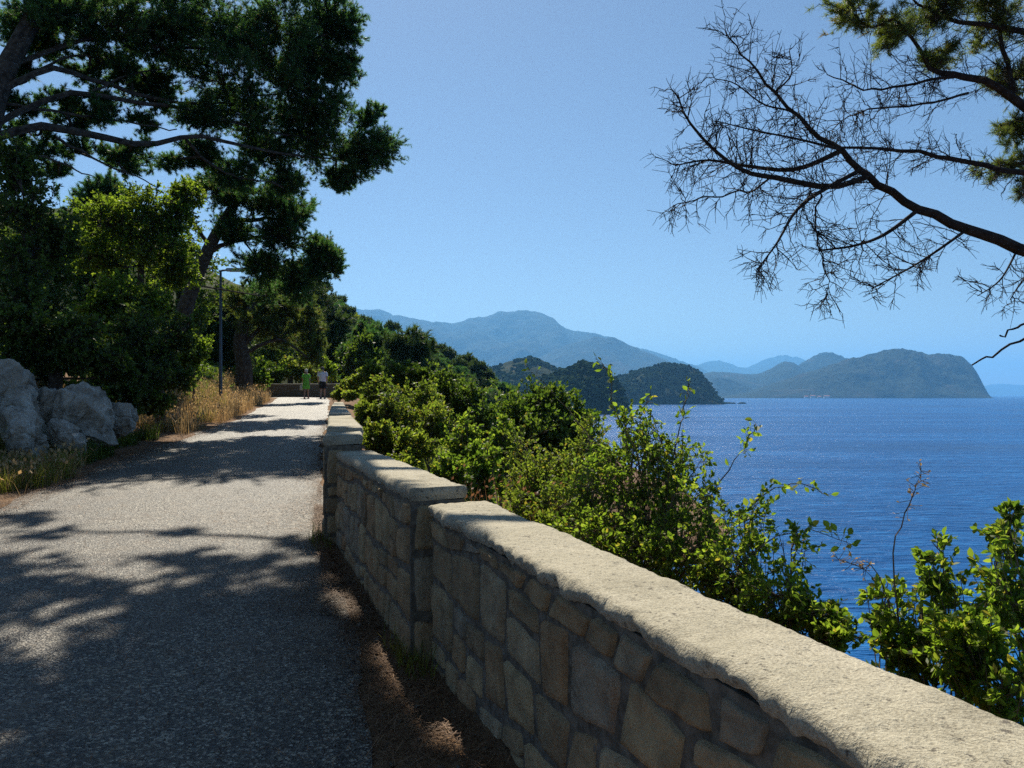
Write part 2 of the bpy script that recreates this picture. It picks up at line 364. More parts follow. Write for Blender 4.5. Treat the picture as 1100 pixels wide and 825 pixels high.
# ------------------------------------------------------------------ distant hills and capes
def hill(name, sil, d, front, back, mat, nu=160, nv=70, amp=.12, fq=3.0, seed=0, steep=1.0, kind='structure'):
    sil = np.array(sil, float)
    u = np.linspace(sil[0, 0], sil[-1, 0], nu)
    cp = np.interp(u, sil[:, 0], sil[:, 1]); k = np.ones(5) / 5
    cp = np.convolve(np.pad(cp, 2, 'edge'), k, 'valid')
    cz = EYE + (HY - cp) / F * d - SEA
    xx = (u - CX) / F * d; span = max(front, 1.0)
    v = np.concatenate([-np.linspace(1, 0, nv) ** 1.0 * front, np.linspace(0, 1, 14)[1:] * back])
    Yg = d + np.repeat(v[None], nu, 0); Xg = xx[:, None] * (1 + v[None] / d * .95)
    t = np.where(v < 0, 1 + v / front, 1 - v / back)
    prof = np.where(v < 0, t ** steep, t ** 1.3)
    n = fbm(np.stack([Xg / span * fq + seed, Yg / span * fq * .6, 0 * Xg + seed], -1), 6)
    rid = 1 - np.abs(fbm(np.stack([Xg / span * fq * .8 + 50 + seed, Yg / span * fq * .35, 0 * Xg], -1), 4)) * 1.4
    wgt = np.where(v < 0, (1 - t) * t * 4, 0)[None] ** .7
    hgt = cz[:, None] * (prof[None] + amp * wgt * (n * .8 + rid - .5))
    hgt = hgt + cz[:, None] * .018 * fbm(np.stack([Xg / span * fq * 9, Yg / span * fq * 9, 0 * Xg], -1), 4) * np.clip(t * 3, 0, 1)[None]
    Zg = SEA - 1.5 + np.maximum(hgt, 0) * 1.0 + 1.5 * (t[None] > .02)
    b = MB(); b.add(np.stack([Xg, Yg, Zg], -1).reshape(-1, 3), grid_faces(nu, len(v)))
    o = tag(b.build(name, mat, smooth=True), kind=kind)
    return Xg, Yg, Zg, t
hill('mountain', [(120, 424), (250, 360), (330, 336), (385, 331), (405, 331), (430, 340), (460, 347), (490, 349), (510, 341), (535, 336), (560, 335), (578, 333), (592, 344), (610, 354), (640, 358), (665, 366), (690, 376), (715, 386), (735, 396), (760, 408), (800, 424)], 11200, 3200, 2500, M['mountain'], 260, 90, .2, 3.5, 1)
hill('mountain_spur', [(470, 424), (520, 405), (560, 392), (600, 374), (640, 361), (660, 363), (690, 377), (720, 389), (745, 399), (770, 412), (790, 424)], 8800, 1900, 1200, M['mountain'], 160, 70, .2, 3, 5)
hill('mountain_range', [(600, 424), (640, 372), (680, 372), (710, 380), (735, 389), (752, 394), (775, 408), (800, 424)], 14000, 2000, 1500, M['mountain'], 120, 50, .15, 3, 8)
hill('mountain_range', [(700, 424), (735, 397), (757, 389), (772, 387), (800, 396), (822, 386), (842, 381), (862, 385), (885, 396), (920, 424)], 19000, 3000, 2000, M['mountain'], 120, 40, .12, 3, 11)
hill('hill', [(725, 424), (745, 404), (765, 399), (780, 400), (800, 402), (815, 402), (830, 395), (842, 388), (852, 389), (866, 399), (900, 415), (930, 424)], 7600, 1300, 900, M['mountain'], 140, 50, .15, 3, 14)
hill('hill', [(820, 424), (845, 402), (860, 391), (875, 381), (893, 378), (908, 384), (925, 393), (960, 410), (1000, 424)], 8200, 900, 900, M['mountain'], 120, 50, .12, 3, 17)
hill('hill', [(735, 424), (752, 412), (770, 405), (785, 408), (805, 416), (830, 424)], 6300, 300, 400, M['mountain'], 90, 40, .12, 3, 19)
hill('headland', [(770, 426.5), (800, 422), (830, 412), (860, 402), (885, 395), (905, 389), (930, 382), (950, 376), (965, 374), (985, 377), (1000, 382), (1020, 380), (1035, 384), (1044, 392), (1050, 401), (1056, 413), (1061, 424), (1064, 427)], 5600, 800, 900, M['mountain'], 260, 90, .22, 3.2, 23, .8)
hill('far_shore', [(1035, 424), (1062, 413), (1080, 412), (1100, 414), (1130, 411), (1200, 415), (1300, 424)], 24000, 2000, 2000, M['mountain'], 80, 20, .1, 3, 29)
c0 = hill('wooded_hill', [(440, 430), (490, 408), (520, 397), (545, 388), (565, 383), (585, 388), (605, 399), (625, 412), (650, 430)], 1500, 300, 300, M['cape'], 150, 70, .15, 3, 31)
c1 = hill('rocky_cape', [(540, 447), (560, 424), (578, 409), (600, 399), (615, 394), (628, 388), (638, 392), (652, 399), (660, 410), (667, 426), (673, 446)], 960, 90, 110, M['cape'], 150, 80, .12, 3, 37, .55)
c2 = hill('rocky_cape', [(628, 436), (648, 420), (665, 405), (690, 396), (718, 390), (735, 391), (748, 398), (758, 409), (766, 421), (772, 430), (777, 435)], 1900, 170, 200, M['cape'], 180, 80, .12, 3, 41, .55)
# woods on the near capes: one mass of lumpy crowns each
def ico(sub):
    import bmesh
    bm = bmesh.new(); bmesh.ops.create_icosphere(bm, subdivisions=sub, radius=1)
    v = np.array([x.co[:] for x in bm.verts]); f = np.array([[q.index for q in p.verts] for p in bm.faces]); bm.free(); return v, f
IV, IF = ico(2)
def woods(name, g, n, r0, r1, tmin=.12):
    Xg, Yg, Zg, t = g; b = MB(); nu, nv = Xg.shape
    i = rng.integers(2, nu - 2, n); j = rng.integers(0, nv, n)
    ok = (t[j] > tmin) & (fbm(np.stack([Xg[i, j] / 60, Yg[i, j] / 60, 0 * i], -1), 3) > -.55); i = i[ok]; j = j[ok]
    p = np.stack([Xg[i, j], Yg[i, j], Zg[i, j]], -1) + rng.normal(size=(len(i), 3)) * np.array([r1, r1, 0.3])
    r = rng.uniform(r0, r1, len(i)); ph = rng.uniform(0, 99, (len(i), 1, 3))
    sc = 1 + .38 * vnoise(IV[None] * 1.6 + ph)
    v = p[:, None] + IV[None] * sc[..., None] * r[:, None, None] * np.array([1, 1, .85])
    b.add(v.reshape(-1, 3), (IF[None] + (np.arange(len(i)) * len(IV))[:, None, None]).reshape(-1, 3), np.repeat(rng.random(len(i)), len(IV)))
    tag(b.build(name, M['forest']), kind='stuff')
woods('cape_woods', c1, 2600, 1.6, 3.4)
woods('cape_woods', c2, 3600, 2.2, 4.5)
woods('hill_woods', c0, 3600, 2.5, 5)

# haze
b = MB(); q = [(x, y, z) for z in (SEA - 5, 1330) for y in (-3500, 32500) for x in (-32000, 32000)]
b.add(q, [[0, 2, 3, 1], [4, 5, 7, 6], [0, 1, 5, 4], [2, 6, 7, 3], [0, 4, 6, 2], [1, 3, 7, 5]])
hm = bpy.data.materials.new('air_haze'); hm.use_nodes = True; N = hm.node_tree.nodes; N.clear()
ho = N.new('ShaderNodeOutputMaterial'); pv = N.new('ShaderNodeVolumePrincipled')
pv.inputs['Color'].default_value = (.21, .56, 1.0, 1); pv.inputs['Density'].default_value = 6.8e-5; pv.inputs['Anisotropy'].default_value = .25
hm.node_tree.links.new(pv.outputs[0], ho.inputs['Volume'])
tag(b.build('haze', hm), kind='stuff')

# ------------------------------------------------------------------ stone walls
def wall_frame(A, B):
    A = np.array(A, float); B = np.array(B, float); Lg = np.linalg.norm(B - A); d = (B - A) / Lg
    return A, B, Lg, d, np.array([d[1], -d[0]])      # n points away from the path (to the right when going away)
def stones_on(mb, O, eu, en, length, z0f, z1f, rows, wmin, wmax, seed, bulge=.018, n=13):
    """irregular squared stones on a face: O origin xy, eu along, en outward (xy); z0f/z1f bottom/top by s"""
    r = np.random.default_rng(seed)
    def zrow(k, s):
        t = rows[k]; z0, z1 = z0f(s), z1f(s)
        wob = 0 if k in (0, len(rows) - 1) else .035 * math.sin(s * 2.3 + k * 2 + seed) + .02 * math.sin(s * 6.1 + k * 5)
        return z0 + (z1 - z0) * t + wob
    for k in range(len(rows) - 1):
        s = 0.0; prev = 0.0
        while s < length - 1e-6:
            wd = r.uniform(wmin, wmax) * (1.0 if rows[k + 1] - rows[k] > .2 else .8); e = s + wd
            if length - e < wmin * .6: e = length
            sl = 0 if e == length else r.uniform(-.035, .035)
            subs = [(0, 1)] if r.random() > .22 or rows[k + 1] - rows[k] < .25 else [(0, .55 + r.uniform(-.1, .1))]
            if subs[0][1] < 1: subs.append((subs[0][1], 1))
            for a, c in subs:
                def corner(ss, f, sh):
                    zz = zrow(k, ss) * (1 - f) + zrow(k + 1, ss) * f; return np.array([ss + sh * (f - .5) * 2, zz])
                g = .006 + r.uniform(0, .005); j = lambda: r.uniform(-.012, .012, 2)
                c00 = corner(s, a, prev) + [g, g] + j(); c10 = corner(e, a, sl) + [-g, g] + j()
                c11 = corner(e, c, sl) + [-g, -g] + j(); c01 = corner(s, c, prev) + [g, -g] + j()
                u = np.linspace(-1, 1, n); U, V = np.meshgrid(u, u, indexing='ij')
                rr = np.maximum(np.abs(U), np.abs(V)); k2 = r.uniform(.12, .3)
                U2 = U * np.sqrt(1 - k2 * V ** 4 * .5); V2 = V * np.sqrt(1 - k2 * U ** 4 * .5)
                fu = ((U2 + 1) / 2)[..., None]; fv = ((V2 + 1) / 2)[..., None]
                q = (c00 * (1 - fu) + c10 * fu) * (1 - fv) + (c01 * (1 - fu) + c11 * fu) * fv
                ph = r.uniform(0, 99, 3)
                q3 = np.stack([q[..., 0], q[..., 1], 0 * U], -1)
                q = q + .010 * np.stack([vnoise(q3 * 14 + ph), vnoise(q3 * 14 + ph + 31)], -1) * rr[..., None] ** 2
                dep = bulge * r.uniform(.6, 1.2) * np.clip(1 - rr ** 12, 0, 1) ** .5 + .011 * fbm(q3 * 9 + ph, 4) * (1 - rr ** 6) + r.uniform(-.12, .12) * bulge * U + r.uniform(-.2, .2) * bulge * V - .03 * (rr > .99)
                xy = O[None, None] + q[..., :1] * eu + dep[..., None] * en
                mb.add(np.concatenate([xy, q[..., 1:]], -1).reshape(-1, 3), grid_faces(n, n)[:, ::-1], r.random())
            s = e; prev = sl
def masonry_body(root, A, B, T, zb, zt, rows, wmin, wmax, seed, ends=(True, False)):
    """zb, zt: (z at A, z at B)"""
    A, B, Lg, d, nrm = wall_frame(A, B)
    core = MB(); a3 = [A, B, B + nrm * T, A + nrm * T]
    zb_ = [zb[0] - .5, zb[1] - .5, zb[1] - .9, zb[0] - .9]; zt_ = [zt[0], zt[1], zt[1], zt[0]]
    v = [[*p, z] for p, z in zip(a3, zb_)] + [[*p, z] for p, z in zip(a3, zt_)]
    core.add(v, np.array([[0, 1, 5, 4], [1, 2, 6, 5], [2, 3, 7, 6], [3, 0, 4, 7], [4, 5, 6, 7], [3, 2, 1, 0]])[:, ::-1])
    core.build('mortar', M['mortar'], root)
    st = MB()
    z0f = lambda s: zb[0] + (zb[1] - zb[0]) * s / Lg - .12; z1f = lambda s: zt[0] + (zt[1] - zt[0]) * s / Lg - .012
    stones_on(st, A, d, -nrm, Lg, z0f, z1f, rows, wmin, wmax, seed)
    if ends[0]: stones_on(st, A + nrm * T, -nrm, -d, T, lambda s: zb[0] - .1, lambda s: zt[0] - .012, [0, .34, .68, 1], T * .7, T, seed + 5, .025)
    st.build('stonework', M['stone'], root, smooth=True)
def coping(root, A, B, T, zt, th, seed, over=.03, rough=.016, res=.014, ragged=.02):
    A, B, Lg, d, nrm = wall_frame(A, B)
    nl = max(int(Lg / res), 8); na = max(int((T + 2 * over) / res), 8)
    prof = [(-over + .012, -th), (-over, -th * .72), (-over - .004, -th * .4), (-over + .006, -th * .12), (-over + .022, 0)]
    for q in np.linspace(-over + .022, T + over - .02, na)[1:-1]: prof.append((q, 0))
    prof += [(T + over - .02, 0), (T + over - .004, -th * .15), (T + over, -th * .6), (T + over - .01, -th)]
    prof = np.array(prof); s = np.linspace(0, Lg, nl)
    Sg = np.repeat(s[:, None], len(prof), 1); Tg = np.repeat(prof[None, :, 0], nl, 0); Zg = np.repeat(prof[None, :, 1], nl, 0)
    p3 = np.stack([Sg, Tg, Zg], -1) + seed * 3.7
    fr = np.exp(-((Tg + over) / .05) ** 2); bk = np.exp(-((Tg - T - over) / .05) ** 2)
    e1 = fbm(p3 * 11, 4); e2 = fbm(p3 * 4, 3); e3 = fbm(p3 * 40, 2)
    Tg = Tg + (fr * (ragged * e1 + .009 * e2) - bk * .012 * e1) + rough * .5 * e3 * (fr + bk) * .5
    low = (Zg < -th * .3)
    Zg = Zg + fr * low * (ragged * .9 * fbm(p3 * np.array([14, 3, 3]) + 9, 4) - .008) - fr * ~low * np.abs(e1) * ragged * .45 + .006 * e2 + .0022 * e3
    zl = zt[0] + (zt[1] - zt[0]) * Sg / Lg
    xy = A + Sg[..., None] * d + Tg[..., None] * nrm
    b = MB(); b.add(np.concatenate([xy, (zl + Zg)[..., None]], -1).reshape(-1, 3), grid_faces(nl, len(prof))[:, ::-1])
    npf = len(prof)
    b.f.append(np.arange(npf)[None, ::-1]); b.f.append((np.arange(npf) + (nl - 1) * npf)[None])
    b.build('coping', M['concrete'], root, smooth=True)
def zg(p): return float(H(p[0], p[1]))
ROWS = [0, .29, .60, .89, 1]
# near wall
A1, B1 = (1.304 + .41 * 1.2, -1.2), (-.434, 4.24)
# run from the far end to the near end is reversed so that 'right of travel' stays outside: travel goes away from the camera
rt = thing('stone_wall', (A1[0], A1[1], 0), 'rough stone wall nearest the viewer with a pale crumbling concrete coping', 'wall')
masonry_body(rt, A1, B1, .31, (-.04, .135), (.815, .935), ROWS, .19, .42, 3, (False, False))
coping(rt, A1, B1, .31, (.885, 1.0), .06, 1, .022, .012, .012, .015)
# second, higher wall
A2, B2 = (-.56, 4.28), (-1.60, 7.1)
rt = thing('stone_wall', (A2[0], A2[1], .13), 'shaded stone wall section with a square stacked end, a step above the nearest wall', 'wall')
masonry_body(rt, A2, B2, .31, (.15, .23), (1.008, 1.008), ROWS, .17, .36, 11, (True, False))
coping(rt, A2, B2, .31, (1.083, 1.083), .07, 2, .012, .008, .014, .007)
# stepped far wall
pts = [((-1.725, 7.1), (-1.87, 7.8), 1.224), ((-1.85, 7.8), (-2.93, 12.4), 1.27), ((-2.93, 12.4), (-4.58, 19.6), 1.293), ((-4.58, 19.6), (-6.9, 30), 1.31)]
rt = thing('stone_wall', (-1.725, 7.1, .22), 'low stepped stone wall running up the path edge beside the olive shrubs', 'wall')
for i, (a, c, zt) in enumerate(pts):
    masonry_body(rt, a, c, .33, (float(pz(a[1])), float(pz(c[1]))), (zt - .09, zt - .09), [0, .35, .7, 1], .2, .4, 20 + i, (True, False))
    coping(rt, a, c, .33, (zt, zt), .08, 5 + i, .012, .01, .03, .008)
# wall at the bend behind the walkers
rt = thing('stone_wall', (-15.6, 49, 1.4), 'dark stone wall crossing behind the two walkers at the bend', 'wall')
masonry_body(rt, (-16.8, 48.4), (-9.3, 46.0), .35, (1.35, 1.35), (2.2, 2.2), [0, .25, .5, .75, 1], .25, .5, 40, (True, False))
coping(rt, (-16.8, 48.4), (-9.3, 46.0), .35, (2.28, 2.28), .09, 9, .02, .01, .06, .01)

# ------------------------------------------------------------------ plants
def limb(mb, pts, rad, n=12, wob=.0, m=7):
    p, r = smooth_line(pts, rad, n, wob); tubes(mb, p[None], r[None], m); return p
def bush_pad(tm, cm, C, Rd, anchor, n1, n2, nl, tpl, size, limb_r=.03, up=.25, hollow=.45, flat=0.0, twig_r=.006, sizevar=.35, mids=5, tw=(.18, .42)):
    """one clump: a limb from anchor to the clump's heart, n1 twigs, n2 twiglets on each, nl leaves/tufts on each twiglet"""
    C = np.asarray(C, float); Rd = np.asarray(Rd, float)
    mean = float(Rd.mean())
    if anchor is not None:
        an = np.asarray(anchor, float); mid = (an + C) / 2 + rng.normal(size=3) * .12 * np.linalg.norm(C - an) + np.array([0, 0, -.06 * np.linalg.norm(C - an)])
        lp = limb(tm, [an, mid, C], [limb_r, limb_r * .75, limb_r * .4], 8, 0, 5)
    else: lp = np.repeat(C[None], 8, 0)
    # level one
    st = lp[rng.integers(3, 8, n1)]
    e = rball(n1) * (rng.random((n1, 1)) ** .4 * (1 - hollow * .3))
    E = C + e * Rd
    # lumpy outline
    E = C + (E - C) * (1 + .28 * vnoise(unit(E - C) * 2.1 + C))[:, None]
    k = mids; t = np.linspace(0, 1, k)[None, :, None]
    pl = st[:, None] * (1 - t) + E[:, None] * t + (np.sin(t * math.pi) * rng.normal(size=(n1, 1, 3)) * .10 * mean) + rng.normal(size=(n1, k, 3)) * .02 * mean * (t > 0)
    tubes(tm, pl, np.linspace(1, .35, k)[None] * np.full((n1, 1), max(twig_r * 2, limb_r * .28)), 4)
    # level two
    m = n1 * n2; par = np.repeat(np.arange(n1), n2); u = rng.uniform(.3, 1, m) * (k - 1)
    i = np.minimum(u.astype(int), k - 2); fr = (u - i)[:, None]
    s2 = pl[par, i] * (1 - fr) + pl[par, i + 1] * fr
    out = unit((s2 - C) / Rd); dr = unit(out * .7 + rng.normal(size=(m, 3)) * .6 + np.array([0, 0, up]))
    ln = rng.uniform(*tw, (m, 1)) * mean
    t3 = np.linspace(0, 1, 3)[None, :, None]
    p2 = s2[:, None] + dr[:, None] * ln[:, None] * t3 + rng.normal(size=(m, 3, 3)) * .04 * mean * t3 + np.array([0, 0, 1]) * (t3 ** 2) * ln[:, None] * up * .5
    tubes(tm, p2, np.linspace(1, .4, 3)[None] * np.full((m, 1), twig_r), 3)
    q = m * nl; pr = np.repeat(np.arange(m), nl); u = rng.uniform(.25, 1.0, (q, 1))
    pos = p2[pr, 0] * (1 - u) + p2[pr, 2] * u
    d2 = unit(p2[pr, 2] - p2[pr, 0]); dirs = unit(d2 * .6 + rng.normal(size=(q, 3)) * .55 + np.array([0, 0, up * .5]))
    sz = size * (1 + sizevar * rng.uniform(-1, 1, q))
    if isinstance(tpl, list):
        h = q // 2; scatter(cm, tpl[0], pos[:h], dirs[:h], sz[:h], flat); scatter(cm, tpl[1], pos[h:], dirs[h:], sz[h:], flat)
    else: scatter(cm, tpl, pos, dirs, sz, flat)
def near_pt(lines, C):
    al = np.concatenate(lines); return al[np.argmin(np.linalg.norm(al - C, axis=1) + .6 * np.clip(al[:, 2] - C[2], 0, 9))]
def tree_px(name, label, cat, group, trunk, tr, limbs, pads, mat, tpl=None, size=.13, n1=26, n2=8, nl=3, depth=1.0, limb_r=.05, up=.3, flat=0., barkm='bark', twig_r=.007, crownname='crown', base=None):
    """trunk/limbs/pads in photo pixels with a distance; the pads become real clumps at that distance"""
    tpl = tpl or TUFT
    tp = [P(*q) for q in trunk]
    if base is None: base = gpt(tp[0][0], tp[0][1])
    tp = [np.array(base) + [0, 0, -.3]] + tp
    root = thing(name, tuple(base), label, cat, group)
    tm, cm = MB(), MB(); lines = [limb(tm, tp, [tr[0] * 1.1] + list(np.linspace(tr[0], tr[1], len(tp) - 1)), 18, .0, 9)]
    for lp, ra, rb in limbs:
        lines.append(limb(tm, [P(*q) for q in lp], np.linspace(ra, rb, len(lp)), 14, .02, 6))
    for p in pads:
        px, py, d, rx, rz = p[:5]; k = p[5] if len(p) > 5 else 1.0
        C = P(px, py, d); Rd = np.array([rx * d / F, depth * (rx + rz) / 2 * d / F, rz * d / F])
        bush_pad(tm, cm, C, Rd, near_pt(lines, C), max(int(n1 * k), 4), n2, nl, tpl, size, limb_r, up, twig_r=twig_r, flat=flat)
    tm.build('trunk', M[barkm], root); cm.build(crownname, M[mat], root)
    return root

# --- big pine on the left, its limbs reaching over the path
dA = lambda px: 18.5 + px / 430 * 7
padsA = [(60, 15, 19, 60, 26), (120, 22, 20, 60, 34), (165, 45, 21, 62, 36), (225, 22, 22, 62, 38), (300, 28, 23, 58, 40), (352, 12, 24, 42, 28), (240, 80, 22, 62, 36), (312, 88, 23.5, 50, 42), (348, 112, 24.5, 38, 34), (338, 158, 25, 50, 36), (385, 172, 25.5, 34, 28), (408, 158, 25.5, 28, 26), (288, 165, 24, 42, 26), (215, 128, 22, 44, 20), (262, 125, 23, 46, 28), (370, 75, 24.5, 22, 26), (372, 28, 24.5, 30, 20), (30, 40, 20, 40, 26), (170, 95, 22, 40, 18, .8), (365, 195, 25.5, 22, 16), (120, 70, 20.5, 40, 18, .6), (330, 60, 24, 40, 34), (270, 55, 23, 46, 34), (190, 15, 21, 50, 36), (310, 195, 24.5, 40, 16, .8), (250, 190, 23, 40, 18, .8), (215, 165, 22.4, 40, 16, .7), (95, 120, 20, 36, 14, .5), (140, 168, 21, 36, 12, .5), (320, 130, 24.5, 40, 30), (345, 60, 25.5, 36, 40), (400, 120, 26, 18, 14, .6)] + [(x_, y_, 19 + x_ / 60, 34, 15, .28) for x_, y_ in ((25, 75), (60, 55), (95, 80), (55, 110), (110, 115), (150, 140), (85, 160), (30, 165), (130, 175), (180, 175), (60, 185), (165, 110), (200, 60), (40, 30), (85, 35), (15, 120), (75, 130), (135, 95), (35, 145))]
tree_px('pine_tree', 'big dark pine leaning over the path with long bare limbs and a wide crown', 'tree', 'tall pines on the bank',
        [(-45, 330, 18), (-28, 220, 18), (-14, 140, 18.3), (4, 80, 18.6), (34, 20, 19), (60, -60, 20)], (.36, .16),
        [([(-15, 150, 18.3), (41, 137, 18.8), (103, 145, 19.7), (157, 157, 20.6), (206, 147, 21.4), (243, 152, 22), (300, 165, 23.5), (360, 170, 25)], .115, .025),
         ([(-4, 100, 18.4), (50, 73, 19), (103, 87, 20), (160, 105, 21), (230, 112, 22.2), (300, 100, 23.5)], .085, .02),
         ([(-14, 140, 18.2), (66, 101, 19.3), (136, 108, 20.4), (206, 119, 21.6), (288, 140, 23.4), (340, 150, 24.6)], .085, .02),
         ([(10, 70, 18.7), (100, 40, 20), (180, 50, 21), (260, 50, 22.4), (340, 40, 24)], .07, .02),
         ([(-10, 110, 18.4), (60, 120, 19.2), (130, 130, 20.2), (190, 140, 21.2)], .045, .015), ([(20, 90, 18.7), (80, 60, 19.8), (150, 75, 21)], .045, .015), ([(60, 148, 19), (110, 175, 19.8), (170, 200, 20.8)], .04, .012), ([(-8, 160, 18.3), (50, 170, 18.8), (100, 190, 19.4)], .045, .012), ([(90, 105, 19.8), (140, 80, 20.6), (200, 70, 21.6)], .035, .012), ([(200, 150, 21.4), (225, 175, 22), (255, 190, 22.6), (290, 195, 23.5)], .05, .02),
         ([(38, 12, 19), (140, 0, 20.5), (240, -10, 22), (330, -15, 24)], .1, .03)],
        padsA, 'needle', TUFTF, size=.115, n1=38, n2=13, nl=9, twig_r=.005, depth=1.2, limb_r=.04)
# --- leaning pine behind the lamp
tree_px('pine_tree', 'pine with a leaning trunk behind the street lamp', 'tree', 'tall pines on the bank',
        [(192, 380, 27), (198, 335, 27), (214, 290, 27), (236, 245, 27.3), (262, 205, 27.6)], (.33, .14),
        [([(224, 270, 27.1), (255, 258, 27.6), (290, 255, 28), (335, 268, 28.5)], .10, .03), ([(240, 240, 27.3), (290, 235, 27.8), (330, 245, 28.2)], .1, .03), ([(225, 265, 27.2), (205, 235, 26.5), (190, 215, 26)], .08, .03)],
        [(235, 205, 27, 40, 26), (280, 212, 27.5, 42, 24), (318, 232, 27.8, 36, 26), (300, 255, 27.5, 42, 22), (345, 270, 28.3, 28, 20), (352, 288, 28.5, 24, 22), (322, 297, 28, 32, 18), (280, 288, 27.6, 40, 22), (250, 248, 27.4, 30, 20), (285, 315, 31, 30, 14, .7), (310, 320, 28, 30, 12, .6)],
        'needle', TUFTF, size=.12, n1=38, n2=13, nl=9, depth=1.1, limb_r=.035)
# --- further pines near the bend
tree_px('pine_tree', 'low spreading pine with arching boughs beyond the lamp', 'tree', 'tall pines on the bank',
        [(262, 395, 38), (258, 365, 38), (268, 335, 38.2), (285, 315, 38.5)], (.4, .18),
        [([(262, 370, 38), (295, 340, 38.5), (325, 345, 39), (340, 370, 39)], .14, .04), ([(262, 380, 38), (300, 365, 38), (330, 385, 38)], .12, .04)],
        [(300, 330, 38.5, 36, 18), (330, 350, 39, 22, 26), (336, 378, 39, 18, 24), (300, 360, 38.2, 32, 16, .7), (278, 345, 38, 30, 18, .7), (262, 325, 38.5, 30, 18)],
        'needle_light', size=.2, n1=30, n2=10, nl=5, limb_r=.05, twig_r=.012)
tree_px('pine_tree', 'tall dark pine at the bend behind the walkers', 'tree', 'tall pines on the bank',
        [(356, 400, 70), (356, 360, 70), (358, 330, 70)], (.4, .15), [], [(348, 338, 70, 22, 20), (364, 350, 70, 20, 22), (354, 375, 69, 20, 22), (342, 320, 70, 16, 12), (338, 348, 70, 18, 22)],
        'needle_far', size=.42, n1=30, n2=8, nl=5, limb_r=.07, twig_r=.015)
# --- leafy trees on the bank
tree_px('leafy_tree', 'sunlit yellow-green leafy tree under the big pine', 'tree', 'leafy trees on the bank',
        [(150, 380, 22), (150, 320, 22), (155, 250, 22)], (.14, .06), [],
        [(155, 225, 22, 44, 34), (110, 235, 21.5, 40, 32), (190, 240, 22.5, 30, 36), (150, 270, 22, 50, 26), (205, 205, 23, 26, 18), (95, 275, 21.5, 34, 26), (195, 290, 22.4, 26, 26)],
        'leaf_bright', LEAF1, .085, 50, 9, 9, limb_r=.03, up=.1, flat=.35)
tree_px('leafy_tree', 'bright lime-leaved small tree low on the bank', 'tree', 'leafy trees on the bank',
        [(135, 385, 19.5), (133, 345, 19.5)], (.09, .05), [],
        [(130, 318, 19.5, 40, 28), (105, 330, 19.2, 26, 20), (165, 325, 19.8, 26, 26), (125, 350, 19.3, 34, 18)],
        'leaf_bright', LEAF1, .08, 46, 9, 9, limb_r=.02, up=.1, flat=.35)
tree_px('leafy_bush', 'small bright leafy bush at the foot of the leaning pine', 'bush', 'bushes on the bank',
        [(208, 398, 26), (208, 385, 26)], (.04, .03), [], [(210, 376, 26, 18, 22), (200, 392, 26, 16, 14)], 'leaf_bright', LEAF1, .10, 34, 9, 8, limb_r=.02, up=.1, flat=.35)
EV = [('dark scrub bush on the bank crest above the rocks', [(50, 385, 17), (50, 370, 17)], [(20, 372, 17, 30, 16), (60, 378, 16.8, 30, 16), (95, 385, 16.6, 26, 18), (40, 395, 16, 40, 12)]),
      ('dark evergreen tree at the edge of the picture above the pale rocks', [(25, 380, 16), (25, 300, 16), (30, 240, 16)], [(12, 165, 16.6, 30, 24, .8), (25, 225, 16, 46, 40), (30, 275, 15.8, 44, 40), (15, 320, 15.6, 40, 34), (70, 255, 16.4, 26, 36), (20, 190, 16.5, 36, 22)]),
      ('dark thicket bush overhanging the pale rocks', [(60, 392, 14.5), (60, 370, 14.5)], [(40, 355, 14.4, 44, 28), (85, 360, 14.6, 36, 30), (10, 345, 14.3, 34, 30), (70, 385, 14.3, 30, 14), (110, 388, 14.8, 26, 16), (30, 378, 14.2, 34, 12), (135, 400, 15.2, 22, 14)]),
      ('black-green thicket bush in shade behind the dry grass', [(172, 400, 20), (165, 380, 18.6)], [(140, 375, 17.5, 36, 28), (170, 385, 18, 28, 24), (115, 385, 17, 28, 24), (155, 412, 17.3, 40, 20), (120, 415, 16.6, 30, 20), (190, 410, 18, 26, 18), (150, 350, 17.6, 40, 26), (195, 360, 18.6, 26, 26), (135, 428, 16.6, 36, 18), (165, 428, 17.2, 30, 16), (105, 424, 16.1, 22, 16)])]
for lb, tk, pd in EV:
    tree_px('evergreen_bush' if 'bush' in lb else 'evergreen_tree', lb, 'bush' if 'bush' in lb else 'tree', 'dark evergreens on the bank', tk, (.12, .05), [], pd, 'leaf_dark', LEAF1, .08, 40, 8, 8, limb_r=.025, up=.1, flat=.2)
# --- back row of the bank wood
BK = [(40, 250, 31, 'mid green tree deep in the bank wood behind the dark evergreen'), (110, 210, 34, 'feathery tree deep in the bank wood below the big pine limbs'), (190, 270, 36, 'dusky tree deep in the bank wood left of the leaning pine'), (235, 330, 44, 'shaded tree deep in the bank wood right behind the lamp'), (290, 330, 54, 'dense tree deep in the bank wood above the bend'), (312, 300, 64, 'tallest tree deep in the bank wood at the bend')]
for i, (px, py, d, lb) in enumerate(BK):
    h = (410 - py)
    tree_px('bank_tree', lb, 'tree', 'trees deep in the bank wood', [(px, 400, d), (px + 3, (400 + py) / 2, d), (px, py, d)], (.22, .08), [],
            [(px - 22, py + .15 * h, d, 36, .22 * h + 8), (px + 22, py + .2 * h, d, 36, .22 * h + 8), (px, py, d, 36, 24), (px + 4, py + .5 * h, d - .6, 46, .25 * h), (px - 8, py + .78 * h, d - .8, 48, .22 * h)],
            ['leaf_dome', 'needle', 'leaf_dome', 'needle_far', 'leaf_dome', 'needle_far'][i], LEAF1 if i % 2 == 0 else TUFT, .15 if i % 2 == 0 else .24, 42, 9, 8, limb_r=.05, twig_r=.01, up=.15)
